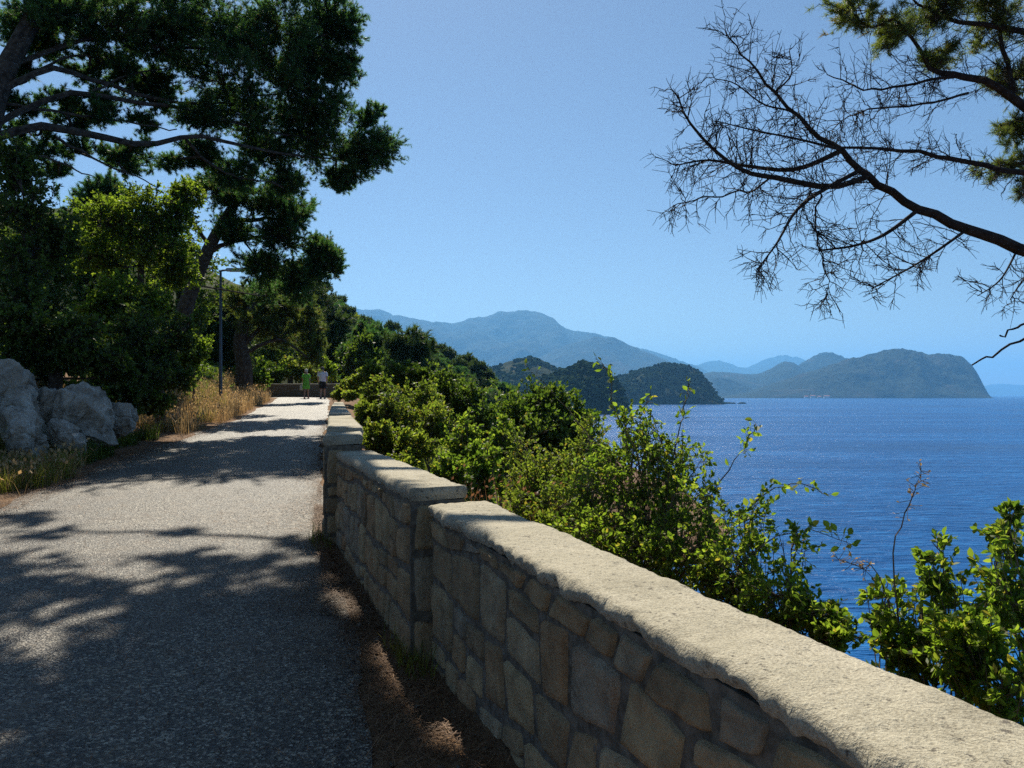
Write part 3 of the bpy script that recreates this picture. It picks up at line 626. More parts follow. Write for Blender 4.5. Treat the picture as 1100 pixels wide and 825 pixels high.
# --- bushes beyond the bend
for i, (px, py, d, rx, rz, m_, lb) in enumerate([(318, 396, 50, 26, 14, 'leaf_olive', 'pale olive bush behind the wall at the bend, beside the walker in green'), (345, 396, 52, 18, 16, 'leaf_bright', 'lit green bush behind the wall at the bend, beside the walker in white'), (290, 400, 49, 22, 14, 'leaf_dome', 'shaded bush where the path bends, behind the dry grass'), (270, 405, 42, 22, 14, 'leaf_dome', 'dull green bush behind the dry grass right of the lamp')]):
    tree_px('leafy_bush', lb, 'bush', 'bushes at the bend', [(px, py + 8, d), (px, py, d)], (.06, .03), [], [(px - rx * .4, py, d, rx * .7, rz), (px + rx * .4, py + 2, d, rx * .7, rz)], m_, LEAF1, .2, 26, 8, 6, limb_r=.03, twig_r=.01, up=.1)

# --- shrubs beyond the wall
def shrub(name, label, group, base, pads, mat, size, n1, n2, nl, tpl=LEAF, cat='bush', depth=1.0, up=.15, flat=.3, twig_r=.004, limb_r=.014, tr=.02, sc=.84, tw=(.18, .42)):
    base = np.array(base, float)
    root = thing(name, tuple(base), label, cat, group); tm, cm = MB(), MB()
    for p in pads:
        px, py, d, rx, rz = p[:5]; k = p[5] if len(p) > 5 else 1.0
        C = P(px, py, d); Rd = sc * np.array([rx * d / F, depth * (rx + rz) / 2 * d / F, rz * d / F])
        bush_pad(tm, cm, C, Rd, base + rng.normal(size=3) * .06 * np.array([1, 1, 0]), max(int(n1 * k), 3), n2, nl, tpl, size, limb_r, up, twig_r=twig_r, flat=flat, tw=tw)
    tm.build('stems', M['stem'], root); cm.build('leaves', M[mat], root); return root
shrub('leafy_shrub', 'tall olive-green shrub beside the low stepped wall', 'shrubs along the wall', gpt(-1.6, 11.3),
      [(405, 420, 12, 28, 24), (425, 440, 11, 34, 34), (452, 428, 12, 34, 30), (408, 470, 10, 26, 26), (440, 478, 10, 34, 28), (468, 455, 11.2, 32, 34), (430, 500, 9.5, 34, 20), (395, 445, 11, 18, 22)], 'leaf_olive', .05, 60, 9, 9, LEAF1)
shrub('leafy_shrub', 'rounded green shrub behind the shaded wall section, right of the tall olive one', 'shrubs along the wall', gpt(-.2, 9.3),
      [(495, 470, 9.6, 28, 34), (520, 492, 9, 30, 28), (490, 505, 8.6, 34, 22), (540, 470, 9.6, 20, 26, .7)], 'leaf', .048, 56, 9, 9, LEAF1)
shrub('leafy_shrub', 'dark green shrub behind the olive one, under the wooded hillside', 'shrubs along the wall', gpt(-1.5, 18),
      [(480, 412, 18, 30, 24), (500, 430, 17.5, 30, 28), (455, 405, 18.5, 26, 18), (520, 450, 17, 26, 30), (430, 400, 19, 24, 16), (400, 400, 20, 22, 14)], 'leaf_dome', .075, 54, 9, 9, LEAF1)
shrub('leafy_shrub', 'small bright shrub past the end of the low stepped wall', 'shrubs along the wall', gpt(-8.2, 36),
      [(372, 416, 36, 12, 12), (384, 412, 35, 14, 14), (366, 424, 34, 7, 6), (392, 405, 34, 14, 12), (378, 426, 33, 10, 7)], 'leaf_olive', .12, 40, 8, 8, LEAF1)
# dense dome tree
tree_px('dome_tree', 'dense dome-shaped tree on the slope below the wall', 'tree', None, [(585, 505, 22), (585, 470, 22)], (.14, .08), [],
        [(582, 436, 22, 42, 28), (552, 452, 21.5, 34, 36), (608, 452, 22, 36, 34), (622, 478, 22, 28, 34), (580, 475, 21, 46, 36), (604, 505, 21.5, 42, 24), (548, 485, 21, 32, 30), (636, 498, 22, 20, 22)],
        'leaf_dome', LEAF1, .12, 64, 9, 7, limb_r=.04, up=.2, flat=.2)
# leafy climbers right behind the near wall
shrub('bramble_bush', 'tall sprawling bramble bush in the middle of the near wall', 'brambles behind the near wall', gpt(.75, 5.2),
      [(690, 500, 4.7, 42, 42), (640, 525, 5, 36, 36), (710, 470, 4.8, 30, 30, .6), (670, 500, 5, 36, 36, .7), (665, 545, 4.7, 48, 36), (720, 545, 4.5, 46, 48), (640, 570, 4.6, 44, 30), (745, 590, 4.2, 50, 36), (700, 585, 4.3, 44, 28), (672, 460, 4.9, 22, 34, .45), (730, 490, 4.7, 30, 40, .5), (765, 540, 4.4, 30, 40, .5)],
      'leaf', .028, 29, 7, 8, sc=1.08, tw=(.25, .75), twig_r=.0022, limb_r=.009)
shrub('bramble_bush', 'dense low bramble bush hugging the wall, right of the tall sprawling one', 'brambles behind the near wall', gpt(1.35, 3.9),
      [(790, 605, 3.9, 46, 34), (835, 640, 3.6, 46, 34), (800, 560, 4.0, 34, 34, .5), (875, 660, 3.4, 34, 28), (760, 612, 4.0, 34, 26), (850, 590, 3.8, 32, 30, .3), (905, 680, 3.25, 24, 16)], 'leaf', .026, 32, 7, 8, sc=1.0, tw=(.25, .75), twig_r=.002, limb_r=.008)
shrub('bramble_bush', 'pale straggly bramble with tufts of weeds, next to the rusty stalks', 'brambles behind the near wall', gpt(.2, 6.3),
      [(600, 545, 5.6, 40, 26), (570, 520, 6.2, 30, 24), (555, 545, 5.6, 30, 16, .6), (620, 520, 5.8, 32, 28, .7), (560, 475, 7, 24, 26, .4), (590, 570, 5.1, 34, 16), (615, 500, 6.5, 30, 28), (582, 505, 6.4, 30, 24), (635, 470, 6.4, 22, 26, .5)], 'leaf_olive', .028, 44, 8, 8, sc=1.0, tw=(.25, .75), twig_r=.0022, limb_r=.008)
shrub('bramble_bush', 'large-leaved bramble at the right-hand end of the near wall', 'brambles behind the near wall', gpt(1.9, 2.7),
      [(990, 640, 3.0, 52, 36), (1050, 680, 2.8, 50, 40), (1075, 625, 2.9, 40, 34), (1015, 600, 3.0, 34, 30, .5), (955, 640, 3.1, 30, 34, .6), (1090, 730, 2.6, 40, 34), (1020, 690, 2.8, 46, 26), (960, 690, 3.0, 34, 18), (1085, 570, 3.0, 26, 26, .35), (1085, 550, 3.1, 14, 12, .4)], 'leaf', .032, 20, 6, 8, sc=.92, tw=(.3, .8), twig_r=.002, limb_r=.007)
# wispy shoots
def shoots(label, base, group, lst, mat, size, nleaf, name='bramble_shoot', leaf_from=.25):
    root = thing(name, tuple(base), label, 'plant', group); tm, cm = MB(), MB()
    for pts, r0 in lst:
        pl = limb(tm, [base] + [P(*q) for q in pts], np.linspace(r0, r0 * .3, len(pts) + 1), 16, .006, 4)
        u = rng.uniform(leaf_from * 15, 14.99, nleaf); i = u.astype(int); f = (u - i)[:, None]
        p = pl[i] * (1 - f) + pl[np.minimum(i + 1, 15)] * f
        d = unit(rng.normal(size=(nleaf, 3)) + [0, 0, .3]); st = p + d * rng.uniform(.01, .05, (nleaf, 1))
        tubes(tm, np.stack([p, st], 1), np.full((nleaf, 2), .0012), 3)
        scatter(cm, LEAF, st, unit(d + rng.normal(size=(nleaf, 3)) * .4), size * rng.uniform(.6, 1.2, nleaf), .4)
    tm.build('stems', M['stem'], root); cm.build('leaves', M[mat], root)
shoots('thin bramble shoots with sparse leaves against the far capes and sea', gpt(.75, 5.0), 'brambles behind the near wall',
       [([(690, 520, 4.7), (660, 440, 4.8), (655, 400, 4.9), (640, 385, 5)], .005), ([(720, 500, 4.7), (735, 440, 4.7), (742, 410, 4.8)], .005), ([(760, 540, 4.4), (800, 480, 4.4), (812, 455, 4.4)], .005), ([(790, 560, 4.1), (850, 520, 4.1), (885, 530, 4.1)], .005), ([(680, 500, 4.8), (690, 440, 4.8), (700, 425, 4.8)], .004), ([(650, 520, 5), (610, 440, 5.4), (565, 395, 5.8)], .005), ([(800, 600, 3.9), (870, 570, 3.8), (915, 590, 3.7)], .004)], 'leaf', .045, 34)
shoots('bare dry stalk standing tall against the blue water', gpt(1.75, 3.1), None, [([(962, 640, 3.0), (972, 560, 3.0), (985, 520, 3.0), (992, 508, 3.0)], .004), ([(950, 640, 3.1), (925, 610, 3.1), (898, 598, 3.1)], .003)], 'straw', .018, 34, 'dry_stalk', .5)

# ------------------------------------------------------------------ the pine on the right: dead bough and live crown
root = thing('pine_tree', tuple(gpt(7.2, 8.6)), 'pine reaching in from the side with a bare dead bough over the sea', 'tree', 'tall pines on the bank')
tm, dm, cm = MB(), MB(), MB()
tl = limb(tm, [gpt(7.2, 8.6) - [0, 0, .4], (7.3, 8.5, 0), (6.9, 8.6, 3.5), (6.3, 9.2, 6.5), (4.5, 9.8, 9.5)], [.3, .27, .22, .18, .1], 20, 0, 9)
def dead(pts, r0, r1, n=14): return limb(dm, [P(*q) for q in pts], np.linspace(r0, r1, len(pts)), n, .012, 6)
b0 = limb(dm, [(6.95, 8.6, 2.2)] + [P(*q) for q in [(1160, 298, 7.7), (1100, 268, 7.5), (1040, 246, 7.5), (985, 222, 7.5), (940, 193, 7.6), (905, 165, 7.7), (870, 136, 7.8), (830, 95, 7.9), (800, 60, 8), (781, 38, 8.1)]], [.09, .07, .06, .051, .043, .036, .029, .022, .015, .009, .004], 34, .012, 8)
DL = [b0[8:]]
for q, r0, r1 in [([(929, 194, 7.6), (892, 201, 7.5), (834, 191, 7.4), (800, 184, 7.3), (766, 160, 7.3), (737, 126, 7.3), (728, 100, 7.3)], .034, .006),
                  ([(895, 168, 7.7), (854, 182, 7.8), (800, 178, 7.9), (760, 172, 8), (725, 178, 8)], .028, .006),
                  ([(912, 196, 7.6), (878, 208, 7.4), (854, 228, 7.3), (834, 262, 7.2), (812, 291, 7.2)], .024, .005),
                  ([(985, 233, 7.5), (950, 252, 7.4), (917, 264, 7.3), (880, 269, 7.2)], .022, .008),
                  ([(880, 205, 7.5), (876, 235, 7.4), (880, 269, 7.3), (890, 300, 7.3), (885, 322, 7.3)], .010, .004),
                  ([(1038, 252, 7.5), (989, 281, 7.3), (936, 310, 7.2)], .016, .005),
                  ([(1130, 195, 8.4), (1100, 187, 8.3), (1052, 177, 8.2), (1009, 167, 8.1), (960, 162, 8), (902, 158, 7.8)], .036, .012),
                  ([(870, 136, 7.8), (850, 120, 7.7), (820, 112, 7.6), (790, 90, 7.6), (770, 85, 7.6)], .012, .004),
                  ([(835, 98, 7.9), (850, 80, 7.9), (848, 55, 7.9)], .012, .004),
                  ([(900, 160, 7.7), (860, 150, 7.5), (810, 140, 7.4), (770, 130, 7.4)], .014, .004),
                  ([(834, 191, 7.4), (800, 205, 7.3), (760, 212, 7.3), (722, 222, 7.3)], .012, .004),
                  ([(1100, 275, 7.5), (1075, 300, 7.4), (1050, 318, 7.4)], .012, .004),
                  ([(1160, 325, 6.9), (1100, 364, 6.8), (1045, 391, 6.8)], .016, .007), ([(1150, 318, 7.3), (1100, 347, 7.2), (1072, 362, 7.2)], .014, .008),
                  ([(1130, 300, 7.4), (1100, 300, 7.4), (1085, 322, 7.4)], .012, .004),
                  ([(1140, 140, 9), (1100, 114, 9), (1067, 92, 9), (1028, 82, 8.9), (1004, 75, 8.9), (985, 48, 8.9), (960, 18, 8.9)], .06, .012),
                  ([(1120, 36, 9.2), (1100, 34, 9.2), (1050, 26, 9.2), (1010, 18, 9.2), (980, 0, 9.2)], .045, .012),
                  ([(1090, 100, 9.1), (1076, 50, 9.2), (1070, 0, 9.3), (1068, -40, 9.3)], .03, .015),
                  ([(1028, 82, 8.9), (980, 92, 8.8), (930, 95, 8.7), (888, 80, 8.6)], .02, .005),
                  ([(1040, 100, 8.7), (985, 112, 8.5), (925, 120, 8.4), (890, 140, 8.3)], .016, .004)]:
    s0 = P(*q[0]); j_ = int(np.argmin(np.linalg.norm(b0 - s0, axis=1)))
    if np.linalg.norm(b0[j_] - s0) < .42:
        j_ = min(int(np.argmin(np.linalg.norm(b0 - P(*q[1]), axis=1))) , j_); p_, r_ = smooth_line([b0[j_]] + [P(*e) for e in q[1:]], np.linspace(r0, r1, len(q)), 16); tubes(dm, p_[None], r_[None], 6); DL.append(p_)
    else: DL.append(dead(q, r0, r1))
def bare_twigs(lines, per_m, lmin, lmax, droop=.15):
    for ln in lines:
        seg = np.linalg.norm(np.diff(ln, axis=0), axis=1); tot = seg.sum(); n = max(int(tot * per_m), 2)
        u = rng.uniform(.12, 1, n) * (len(ln) - 1.001); i = u.astype(int); f = (u - i)[:, None]
        s = ln[i] * (1 - f) + ln[i + 1] * f; tg = unit(ln[i + 1] - ln[i])
        sd_ = unit(np.cross(tg, unit(rng.normal(size=(n, 3)) + np.array([0, 1.2, 0]) * rng.choice([-1, 1], (n, 1)))))
        dr = unit(sd_ * .9 + tg * .55 + rng.normal(size=(n, 3)) * .25 + [0, 0, -droop])
        L1 = rng.uniform(lmin, lmax, (n, 1)) * (1 - .4 * (u / len(ln))[:, None]); t = np.linspace(0, 1, 6)[None, :, None]
        pl = s[:, None] + dr[:, None] * L1[:, None] * t + np.cumsum(rng.normal(size=(n, 6, 3)) * .011, 1) * (t > 0) + np.array([0, 0, 1]) * (.12 * L1[:, None] * t ** 2)
        tubes(dm, pl, np.linspace(.0048, .0024, 6)[None] * np.ones((n, 1)), 4)
        k = 10; m = n * k; pr = np.repeat(np.arange(n), k); j = rng.integers(1, 6, m)
        s2 = pl[pr, j]; d2 = unit(dr[pr] * .7 + rng.normal(size=(m, 3)) * .75); L2 = rng.uniform(.05, .17, (m, 1))
        t4 = np.linspace(0, 1, 4)[None, :, None]
        p2 = s2[:, None] + d2[:, None] * L2[:, None] * t4 + np.cumsum(rng.normal(size=(m, 4, 3)) * .005, 1) * (t4 > 0)
        tubes(dm, p2, np.linspace(.003, .002, 4)[None] * np.ones((m, 1)), 3)
bare_twigs([b0[12:]], 24, .25, .65); bare_twigs(DL[1:7], 22, .2, .55); bare_twigs(DL[7:12], 20, .15, .4); bare_twigs(DL[12:13] + DL[15:16], 14, .15, .4); bare_twigs(DL[16:], 18, .25, .6)
lead = [tl] + DL[16:19]
for px, py, d, rx, rz, k in [(915, 12, 9, 38, 26, 1), (960, 30, 9.1, 42, 34, 1), (1010, 12, 9.3, 50, 30, 1.2), (1070, 25, 9.4, 50, 38, 1.2), (1085, 90, 9.4, 34, 40, 1), (1085, 145, 9.2, 34, 20, .8), (1070, 185, 9, 36, 14, .6), (1010, 60, 9, 40, 22, .7), (930, -30, 9.2, 60, 30, 1), (1030, -40, 9.4, 70, 36, 1), (1100, 205, 9, 26, 16, .6), (1130, 60, 9.6, 50, 60, 1)]:
    C = P(px, py, d); Rd = np.array([rx, (rx + rz) / 2, rz]) * d / F
    bush_pad(tm, cm, C, Rd, near_pt(lead, C), int(24 * k), 8, 3, TUFTN, .085, .016, .2, twig_r=.004)
# high boughs joined to this pine, overhead and out of view, placed to shade the near path
def caster(gx_, gy_):
    ky, kx = sd.y / sd.z, sd.x / sd.z
    y = max((gy_ + 1.6 * ky) / (1 - .6 * ky), gy_ + 8.2 * ky); z = max(8.3, 1.6 + .6 * y); return np.array([gx_ + kx * z, gy_ + (z - .1) * ky, z])
def bough(pts, r0, r1): return limb(tm, pts, np.linspace(r0, r1, len(pts)), 18, .03, 6)
hb = [bough([(5.5, 9.4, 8), caster(1.5, 4.2) + [0, 0, .2], caster(-.8, 4.6), caster(-2.2, 5.2), caster(-4.2, 5.6)], .13, .03),
      bough([(5.5, 9.4, 8), caster(1.2, 3.0), caster(-1, 3.2), caster(-3, 3.6), caster(-4.5, 4.4)], .12, .03),
      bough([caster(-.8, 4.6), caster(-1.6, 6.6), caster(-2.6, 7.2), caster(-4.2, 7.4), caster(-6, 7.4)], .07, .03),
      bough([(4.5, 9.8, 9.5), (2, 7, 9.6), (0, 3, 9.6), (-3, 0, 9.5), (-5, -4, 9.2)], .1, .05)]
SH = []
for gy_ in (2.6, 3.3, 4.0, 4.7, 5.4):
    xm = float(xw(gy_)) - .95
    for gx_ in np.arange(xm, -6.0, -.8):
        SH.append((*(caster(gx_ + rng.uniform(-.2, .2), gy_ + rng.uniform(-.2, .2))), .78, 1.5 if gy_ < 5 else .9))
for gy_ in np.arange(2.3, 5.3, .42): SH.append((*caster(float(xw(gy_)) - .6, gy_), .42, 1.0))
for gx_, gy_, r_, k in [(-1.5, 6.1, .5, .7), (-2.3, 6.2, .45, .5), (-.95, 3.2, .5, 1), (-1.2, 4.6, .45, .9), (-1.9, 7.0, .4, .5), (-2.9, 6.4, .5, .4), (-3.9, 6.2, .6, .5), (-5.2, 6.3, .6, .7), (-5.8, 7.7, .5, .8), (-5.2, 8.1, .4, .7), (-6.2, 8.6, .5, .9), (-4.4, 7.3, .35, .3), (-3.2, 7.4, .35, .25), (-1.35, 6.2, .3, .8), (-1.0, 5.6, .35, .9), (-1.6, 6.8, .3, .6)]:
    SH.append((*caster(gx_, gy_), r_, k))
for y_ in np.arange(-7, 7.5, 1.9):  # unseen canopy over the camera, added to block sky and darken the shade
    for x_ in np.arange(-7, 4, 1.9):
        if y_ > 5 and x_ > -2.5: continue
        SH.append((x_ + rng.uniform(-.5, .5), y_ + rng.uniform(-.5, .5), 9.2 + rng.uniform(-.6, .8), 1.35, 1.2))
for x_, y_, z_, r_, k in SH:
    C = np.array([x_, y_, z_]); bush_pad(tm, cm, C, np.array([r_, r_, r_ * .5]), near_pt(hb, C), int(22 * k), 7, 4, TUFT, .15 if r_ < 1 else .26, .014, .2, twig_r=.005)
tm.build('trunk', M['bark'], root); dm.build('dead_bough', M['twig'], root); cm.build('crown', M['needle_light'], root)  # crown also holds the unseen clumps added for shade

# ------------------------------------------------------------------ wooded hillside across the gully: single trees
def proto_tree(seed, mat, tall, tpl, size):
    root = thing('hillside_tree', (0, 0, 0), 'x', 'tree', 'trees on the wooded hillside'); tm, cm = MB(), MB()
    tl = limb(tm, [(0, 0, -1.5), (.1, 0, tall * .4), (0, .1, tall * .8)], [.25, .2, .08], 8, .03, 6)
    r = np.random.default_rng(seed)
    for i in range(9):
        a = i * 2.4; rr = r.uniform(.5, 1.6) if i else 0
        C = np.array([rr * math.cos(a), rr * math.sin(a), tall * r.uniform(.45, .88)]); 
        if i == 0: C[2] = tall * .92
        q = r.uniform(1.1, 1.6); bush_pad(tm, cm, C, np.array([q, q, q * .72]), near_pt([tl], C), 24, 7, 4, tpl, size, .05, .3, twig_r=.015, flat=.2)
    tm.build('trunk', M['bark'], root); cm.build('crown', M[mat], root); return root
PT = [proto_tree(1, 'needle_far', 7.0, TUFT, .42), proto_tree(2, 'leaf_dome', 5.2, LEAF1, .3), proto_tree(3, 'needle', 6.2, TUFT, .42), proto_tree(4, 'leaf_olive', 4.2, LEAF1, .28)]
LB = ['tall blue-green pine among the wooded hillside trees', 'round mid-green tree among the wooded hillside trees', 'dark pine among the wooded hillside trees', 'low pale olive tree among the wooded hillside trees']
spots = []
r2 = random.Random(5)
tries = 0
while len(spots) < 240 and tries < 9000:
    tries += 1
    y = r2.uniform(58, 185); px = r2.uniform(335, 560); x = (px - CX) / F * y
    z = float(H(x, y))
    if z < SEA + 1.5 or x < float(xw(y)) + 1.5 and y < 75: continue
    py = HY - (z + 3 - EYE) / F * 0 - (z + 3 - EYE) * F / y
    if any((x - a) ** 2 + (y - b) ** 2 < 3.1 ** 2 for a, b, _ in spots): continue
    spots.append((x, y, z))
used = [0] * 4
for x, y, z in spots:
    k = r2.choices([0, 1, 2, 3], [4, 4, 3, 2])[0]; s = r2.uniform(.75, 1.15)
    if not used[k]:
        o = PT[k]; o.location = (x, y, z); o.rotation_euler = (0, 0, r2.uniform(0, 6)); o['label'] = LB[k]
    else: o = dup(PT[k], (x, y, z), r2.uniform(0, 6.28), (s * r2.uniform(.9, 1.15), s * r2.uniform(.9, 1.15), s), LB[k])
    used[k] = 1
# ------------------------------------------------------------------ rocks
def rock(label, px, py, d, rx, rz, seed, tilt=32, ry=None):
    C = P(px, py, d); v, f = ico(6); ph = seed * 7.31; rs = np.random.default_rng(seed)
    # a block broken along joints: two cuts of flat faces, chipped edges, a few open seams
    def cut(n, lo, hi, q):
        pl = unit(rs.normal(size=(n, 3)) * np.array([1, 1, .75])); off = rs.uniform(lo, hi, n); dt = q @ pl.T
        return np.min(np.where(dt > .05, off / np.maximum(dt, .05), 9), axis=1)
    n1 = fbm(v * 1.1 + ph, 2); n2 = fbm(v * 6 + ph, 4)
    rad = np.minimum(1.15 + .06 * n1, 1.32 * cut(11, .40, .74, v + .07 * np.stack([vnoise(v * 3 + ph), vnoise(v * 3 + ph + 9), vnoise(v * 3 + ph + 5)], -1)))
    seam = np.abs(v @ unit(rs.normal(size=(3, 3)) * np.array([1, .3, .5])).T + .09 * vnoise(v * 2.3 + ph)[:, None] - rs.uniform(-.35, .35, 3))
    rad = rad - .055 * np.exp(-(seam.min(1) / .022) ** 2) + .022 * n2 + .035 * np.floor(2.6 * vnoise(v * 2.1 + ph + 3)) * .6 - .20 * np.abs(fbm((v + .12 * np.stack([vnoise(v * 4 + ph), vnoise(v * 4 + 7), vnoise(v * 4 + 3)], -1)) * np.array([2.1, 2.1, 1.3]) + ph + 40, 3)) + .07
    q = v * rad[:, None] * np.array([rx * d / F, ry or (rx * d / F * .8), rz * d / F]); t = R(tilt)
    p = C + np.stack([q[:, 0] * math.cos(t) + q[:, 2] * math.sin(t), q[:, 1], -q[:, 0] * math.sin(t) + q[:, 2] * math.cos(t)], -1)
    b = MB(); b.add(p, f); o = b.build('rock', M['limestone'], origin=tuple(C), smooth=False)
    tag(o, label, 'rock', 'pale rocks at the foot of the bank')
for a in [('tall pale limestone rock at the very edge of the bank, largest of the rocks', -2, 440, 13.2, 48, 52, 2, 34),
          ('sharp pale rock wedged behind the tall one', 46, 440, 13.9, 22, 28, 23, 40),
          ('broad pale rock in the middle of the rocks', 80, 448, 13.9, 33, 35, 7, 40),
          ('slanting grey rock nearest the dry grass', 122, 450, 14.7, 24, 26, 17, 44),
          ('low pale rock in front of the tall one', 24, 474, 12.4, 40, 30, 12, 24),
          ('small dark-stained rock between the broad and slanting rocks', 106, 462, 14.0, 22, 18, 14, 30),
          ('low broken rock in front of the broad one, half in the grass', 68, 472, 13.1, 24, 17, 29, 25)]: rock(*a)
# ------------------------------------------------------------------ grass, litter
def blades(mb, pos, hgt, wd, lean=.35):
    n = len(pos); a = rng.uniform(0, 6.283, n); d = np.stack([np.cos(a), np.sin(a), 0 * a], -1); s = np.stack([-np.sin(a), np.cos(a), 0 * a], -1) * wd[:, None]
    up = np.array([0, 0, 1.]); h = hgt[:, None]; L_ = lean * rng.uniform(.2, 1.4, (n, 1)) * h
    m = pos + up * h * .55 + d * L_ * .35; t = pos + up * h * .95 + d * L_
    v = np.stack([pos - s, pos + s, m + s * .8, m - s * .8, t], 1)
    k = (np.arange(n) * 5)[:, None]
    r = np.repeat(rng.random(n), 5)
    mb.add(v.reshape(-1, 3), k + np.array([0, 1, 2, 3]), r); mb.f.append((k + np.array([3, 2, 4])) + (mb.n - 5 * n))
def grass(name, mat, n, gen, h0, h1, wd, lean=.35, label=None, cat=None, group=None, kind='stuff', heads=False):
    x, y = gen(n); z = H(x, y); pos = np.stack([x, y, z - .02], -1)
    hg = rng.uniform(h0, h1, n) * (.65 + .5 * (fbm(np.stack([x * 1.1, y * 1.1, 0 * x], -1), 2) + .4).clip(0, 1.3))
    mb = MB(); blades(mb, pos, hg, np.full(n, wd) * rng.uniform(.6, 1.3, n), lean)
    if heads:
        k = rng.random(n) < .35; q = pos[k] + np.stack([rng.normal(size=k.sum()) * .06, rng.normal(size=k.sum()) * .06, hg[k] * .92], -1)
        scatter(mb, LEAF1, q, rng.normal(size=(len(q), 3)) * .5 + [0, 0, 1], .07)
    o = mb.build(name, M[mat], origin=(float(x.mean()), float(y.mean()), float(z.min())))
    if kind: tag(o, kind=kind)
    if label: tag(o, label, cat, group)
def left_band(y0, y1, s0, s1, thr=-.35):
    def g(n):
        y = rng.uniform(y0, y1, n * 4); s = rng.uniform(s0, s1, n * 4); x = xr(y) - PWf(y) - s
        ok = fbm(np.stack([x * .8, y * .8, 0 * x + 3], -1), 3) > thr
        x, y = x[ok], y[ok]; return x[:n], y[:n]
    return g
grass('dry_grass', 'straw', 15000, left_band(18.5, 40, .15, 2.3), .25, .8, .005, .5, heads=True)
grass('dry_grass', 'straw', 5000, left_band(14.5, 19, .8, 2.4, -.1), .25, .7, .006, .5, heads=True)
grass('green_grass', 'grass', 9000, left_band(14, 36, .5, 2.8, -.05), .2, .7, .007, .5)
grass('yellow_grass', 'grass', 6500, left_band(9.4, 12.8, .5, 2.2, -.3), .2, .6, .004, .6)
grass('yellow_grass', 'grass', 2500, left_band(12.8, 16, .6, 2.0, -.2), .15, .45, .005, .6)
grass('yellow_grass', 'straw', 1600, left_band(9.6, 13, .3, 2.2, -.2), .25, .6, .005, .5, heads=True)
def undergrowth():
    n = 190000; y = rng.uniform(8, 75, n); sx = 1.8 + 58 * rng.random(n) ** 1.5; x = xr(y) - PWf(y) - .25 * np.clip(y - 46, 0, 10) - sx
    lump = fbm(np.stack([x * .55, y * .55, 0 * x + 8], -1), 3); ok = (lump > -.6) | (sx > 6); x, y, lump, sx = x[ok], y[ok], lump[ok], sx[ok]
    z = H(x, y) + rng.random(len(x)) ** .7 * (.35 + .55 * np.clip(lump + .5, 0, 1.4)) * sstep(1.8, 3, sx)
    mb = MB(); scatter(mb, LEAF1, np.stack([x, y, z], -1), rng.normal(size=(len(x), 3)) + [0, 0, .6], rng.uniform(.12, .24, len(x)) * (1 + sx / 11), .3)
    tag(mb.build('undergrowth', M['leaf_dark']), kind='stuff')
    n = 150000; y = 1 + 60 * rng.random(n) ** 1.6; rx = .5 + 22 * rng.random(n) ** 1.4; x = xw(y) + .36 + rx
    lump = fbm(np.stack([x * .8, y * .8, 0 * x + 21], -1), 3); z = H(x, y) + rng.random(n) ** .7 * (.15 + .45 * np.clip(lump + .5, 0, 1.3)) * sstep(.3, 1.6, rx)
    mb = MB(); scatter(mb, LEAF1, np.stack([x, y, z], -1), rng.normal(size=(n, 3)) + [0, 0, .5], rng.uniform(.04, .08, n) * (1 + y / 22), .3)
    tag(mb.build('undergrowth', M['leaf_olive']), kind='stuff')
undergrowth()
def verge(n):
    y = rng.uniform(1.2, 9, n); u = rng.random(n); a = xr(y) + .03; b_ = xw(y) - .05; return a + (b_ - a) * u, y
grass('yellow_grass', 'grass', 3200, left_band(8.9, 11.6, .05, 1.1, -.3), .2, .62, .0035, .6)
grass('yellow_grass', 'straw', 900, left_band(8.9, 11.6, .0, 1.1, -.3), .25, .6, .003, .6, heads=True)
grass('dark_weeds', 'leaf_dark', 7000, left_band(12.5, 18.5, .35, 2.0, -.3), .2, .6, .006, .6)
grass('verge_weeds', 'grass', 260, lambda n: (lambda y: (xw(y) - .06 - rng.random(n) * .16, y))(np.where(rng.random(n) < .6, rng.normal(4.2, .15, n), rng.normal(7.0, .2, n))), .06, .28, .003, .6)
def patch(cx, cy, r):
    return lambda n: (cx + rng.normal(size=n) * r, cy + rng.normal(size=n) * r)
# rusty dry stalks behind the wall
base = gpt(.0, 6.0); rt_ = thing('dry_stalks', tuple(base), 'rusty brown clump of dry stalks just behind the wall step', 'plant')
mb = MB(); n = 260; pos = base + rng.normal(size=(n, 3)) * np.array([.22, .2, .03]); blades(mb, pos, rng.uniform(.5, 1.05, n), np.full(n, .004), .7)
mb2 = MB(); 
q = pos + np.stack([rng.normal(size=n) * .3, rng.normal(size=n) * .3, rng.uniform(.5, 1.0, n)], -1); scatter(mb2, LEAF1, q, rng.normal(size=(n, 3)) * .4 + [.6, 0, .8], .035)
mb.build('stems', M['straw_red'], rt_); tag(mb2.build('seed_heads', M['straw_red'], rt_), kind='stuff')
# pine needles and twigs on the ground
def litter(n, gx_):
    x, y = gx_(n); z = np.maximum(H(x, y), np.where((x < xr(y)) & (x > xr(y) - PWf(y)), pz(y) + .02, -99)) + rng.uniform(.004, .03, n)
    a = rng.uniform(0, 6.283, n); d = np.stack([np.cos(a), np.sin(a), rng.normal(size=n) * .18], -1); L_ = rng.uniform(.03, .1, n)[:, None]
    s = np.stack([-np.sin(a), np.cos(a), 0 * a], -1) * .0017; p = np.stack([x, y, z], -1)
    return p, d * L_, s
mb = MB()
def vg2(n):
    x, y = verge(n); return x - .12 * rng.random(n) ** 2, y
def lft(n):
    y = 6 + 16 * rng.random(n) ** 1.3; return xr(y) - PWf(y) + .45 * rng.random(n) - rng.exponential(.55, n), y
def rgt(n):
    y = 5 + 20 * rng.random(n) ** 1.3; return xr(y) - rng.exponential(.16, n) * (1 + .8 * np.sin(y * 1.7)).clip(.2), y
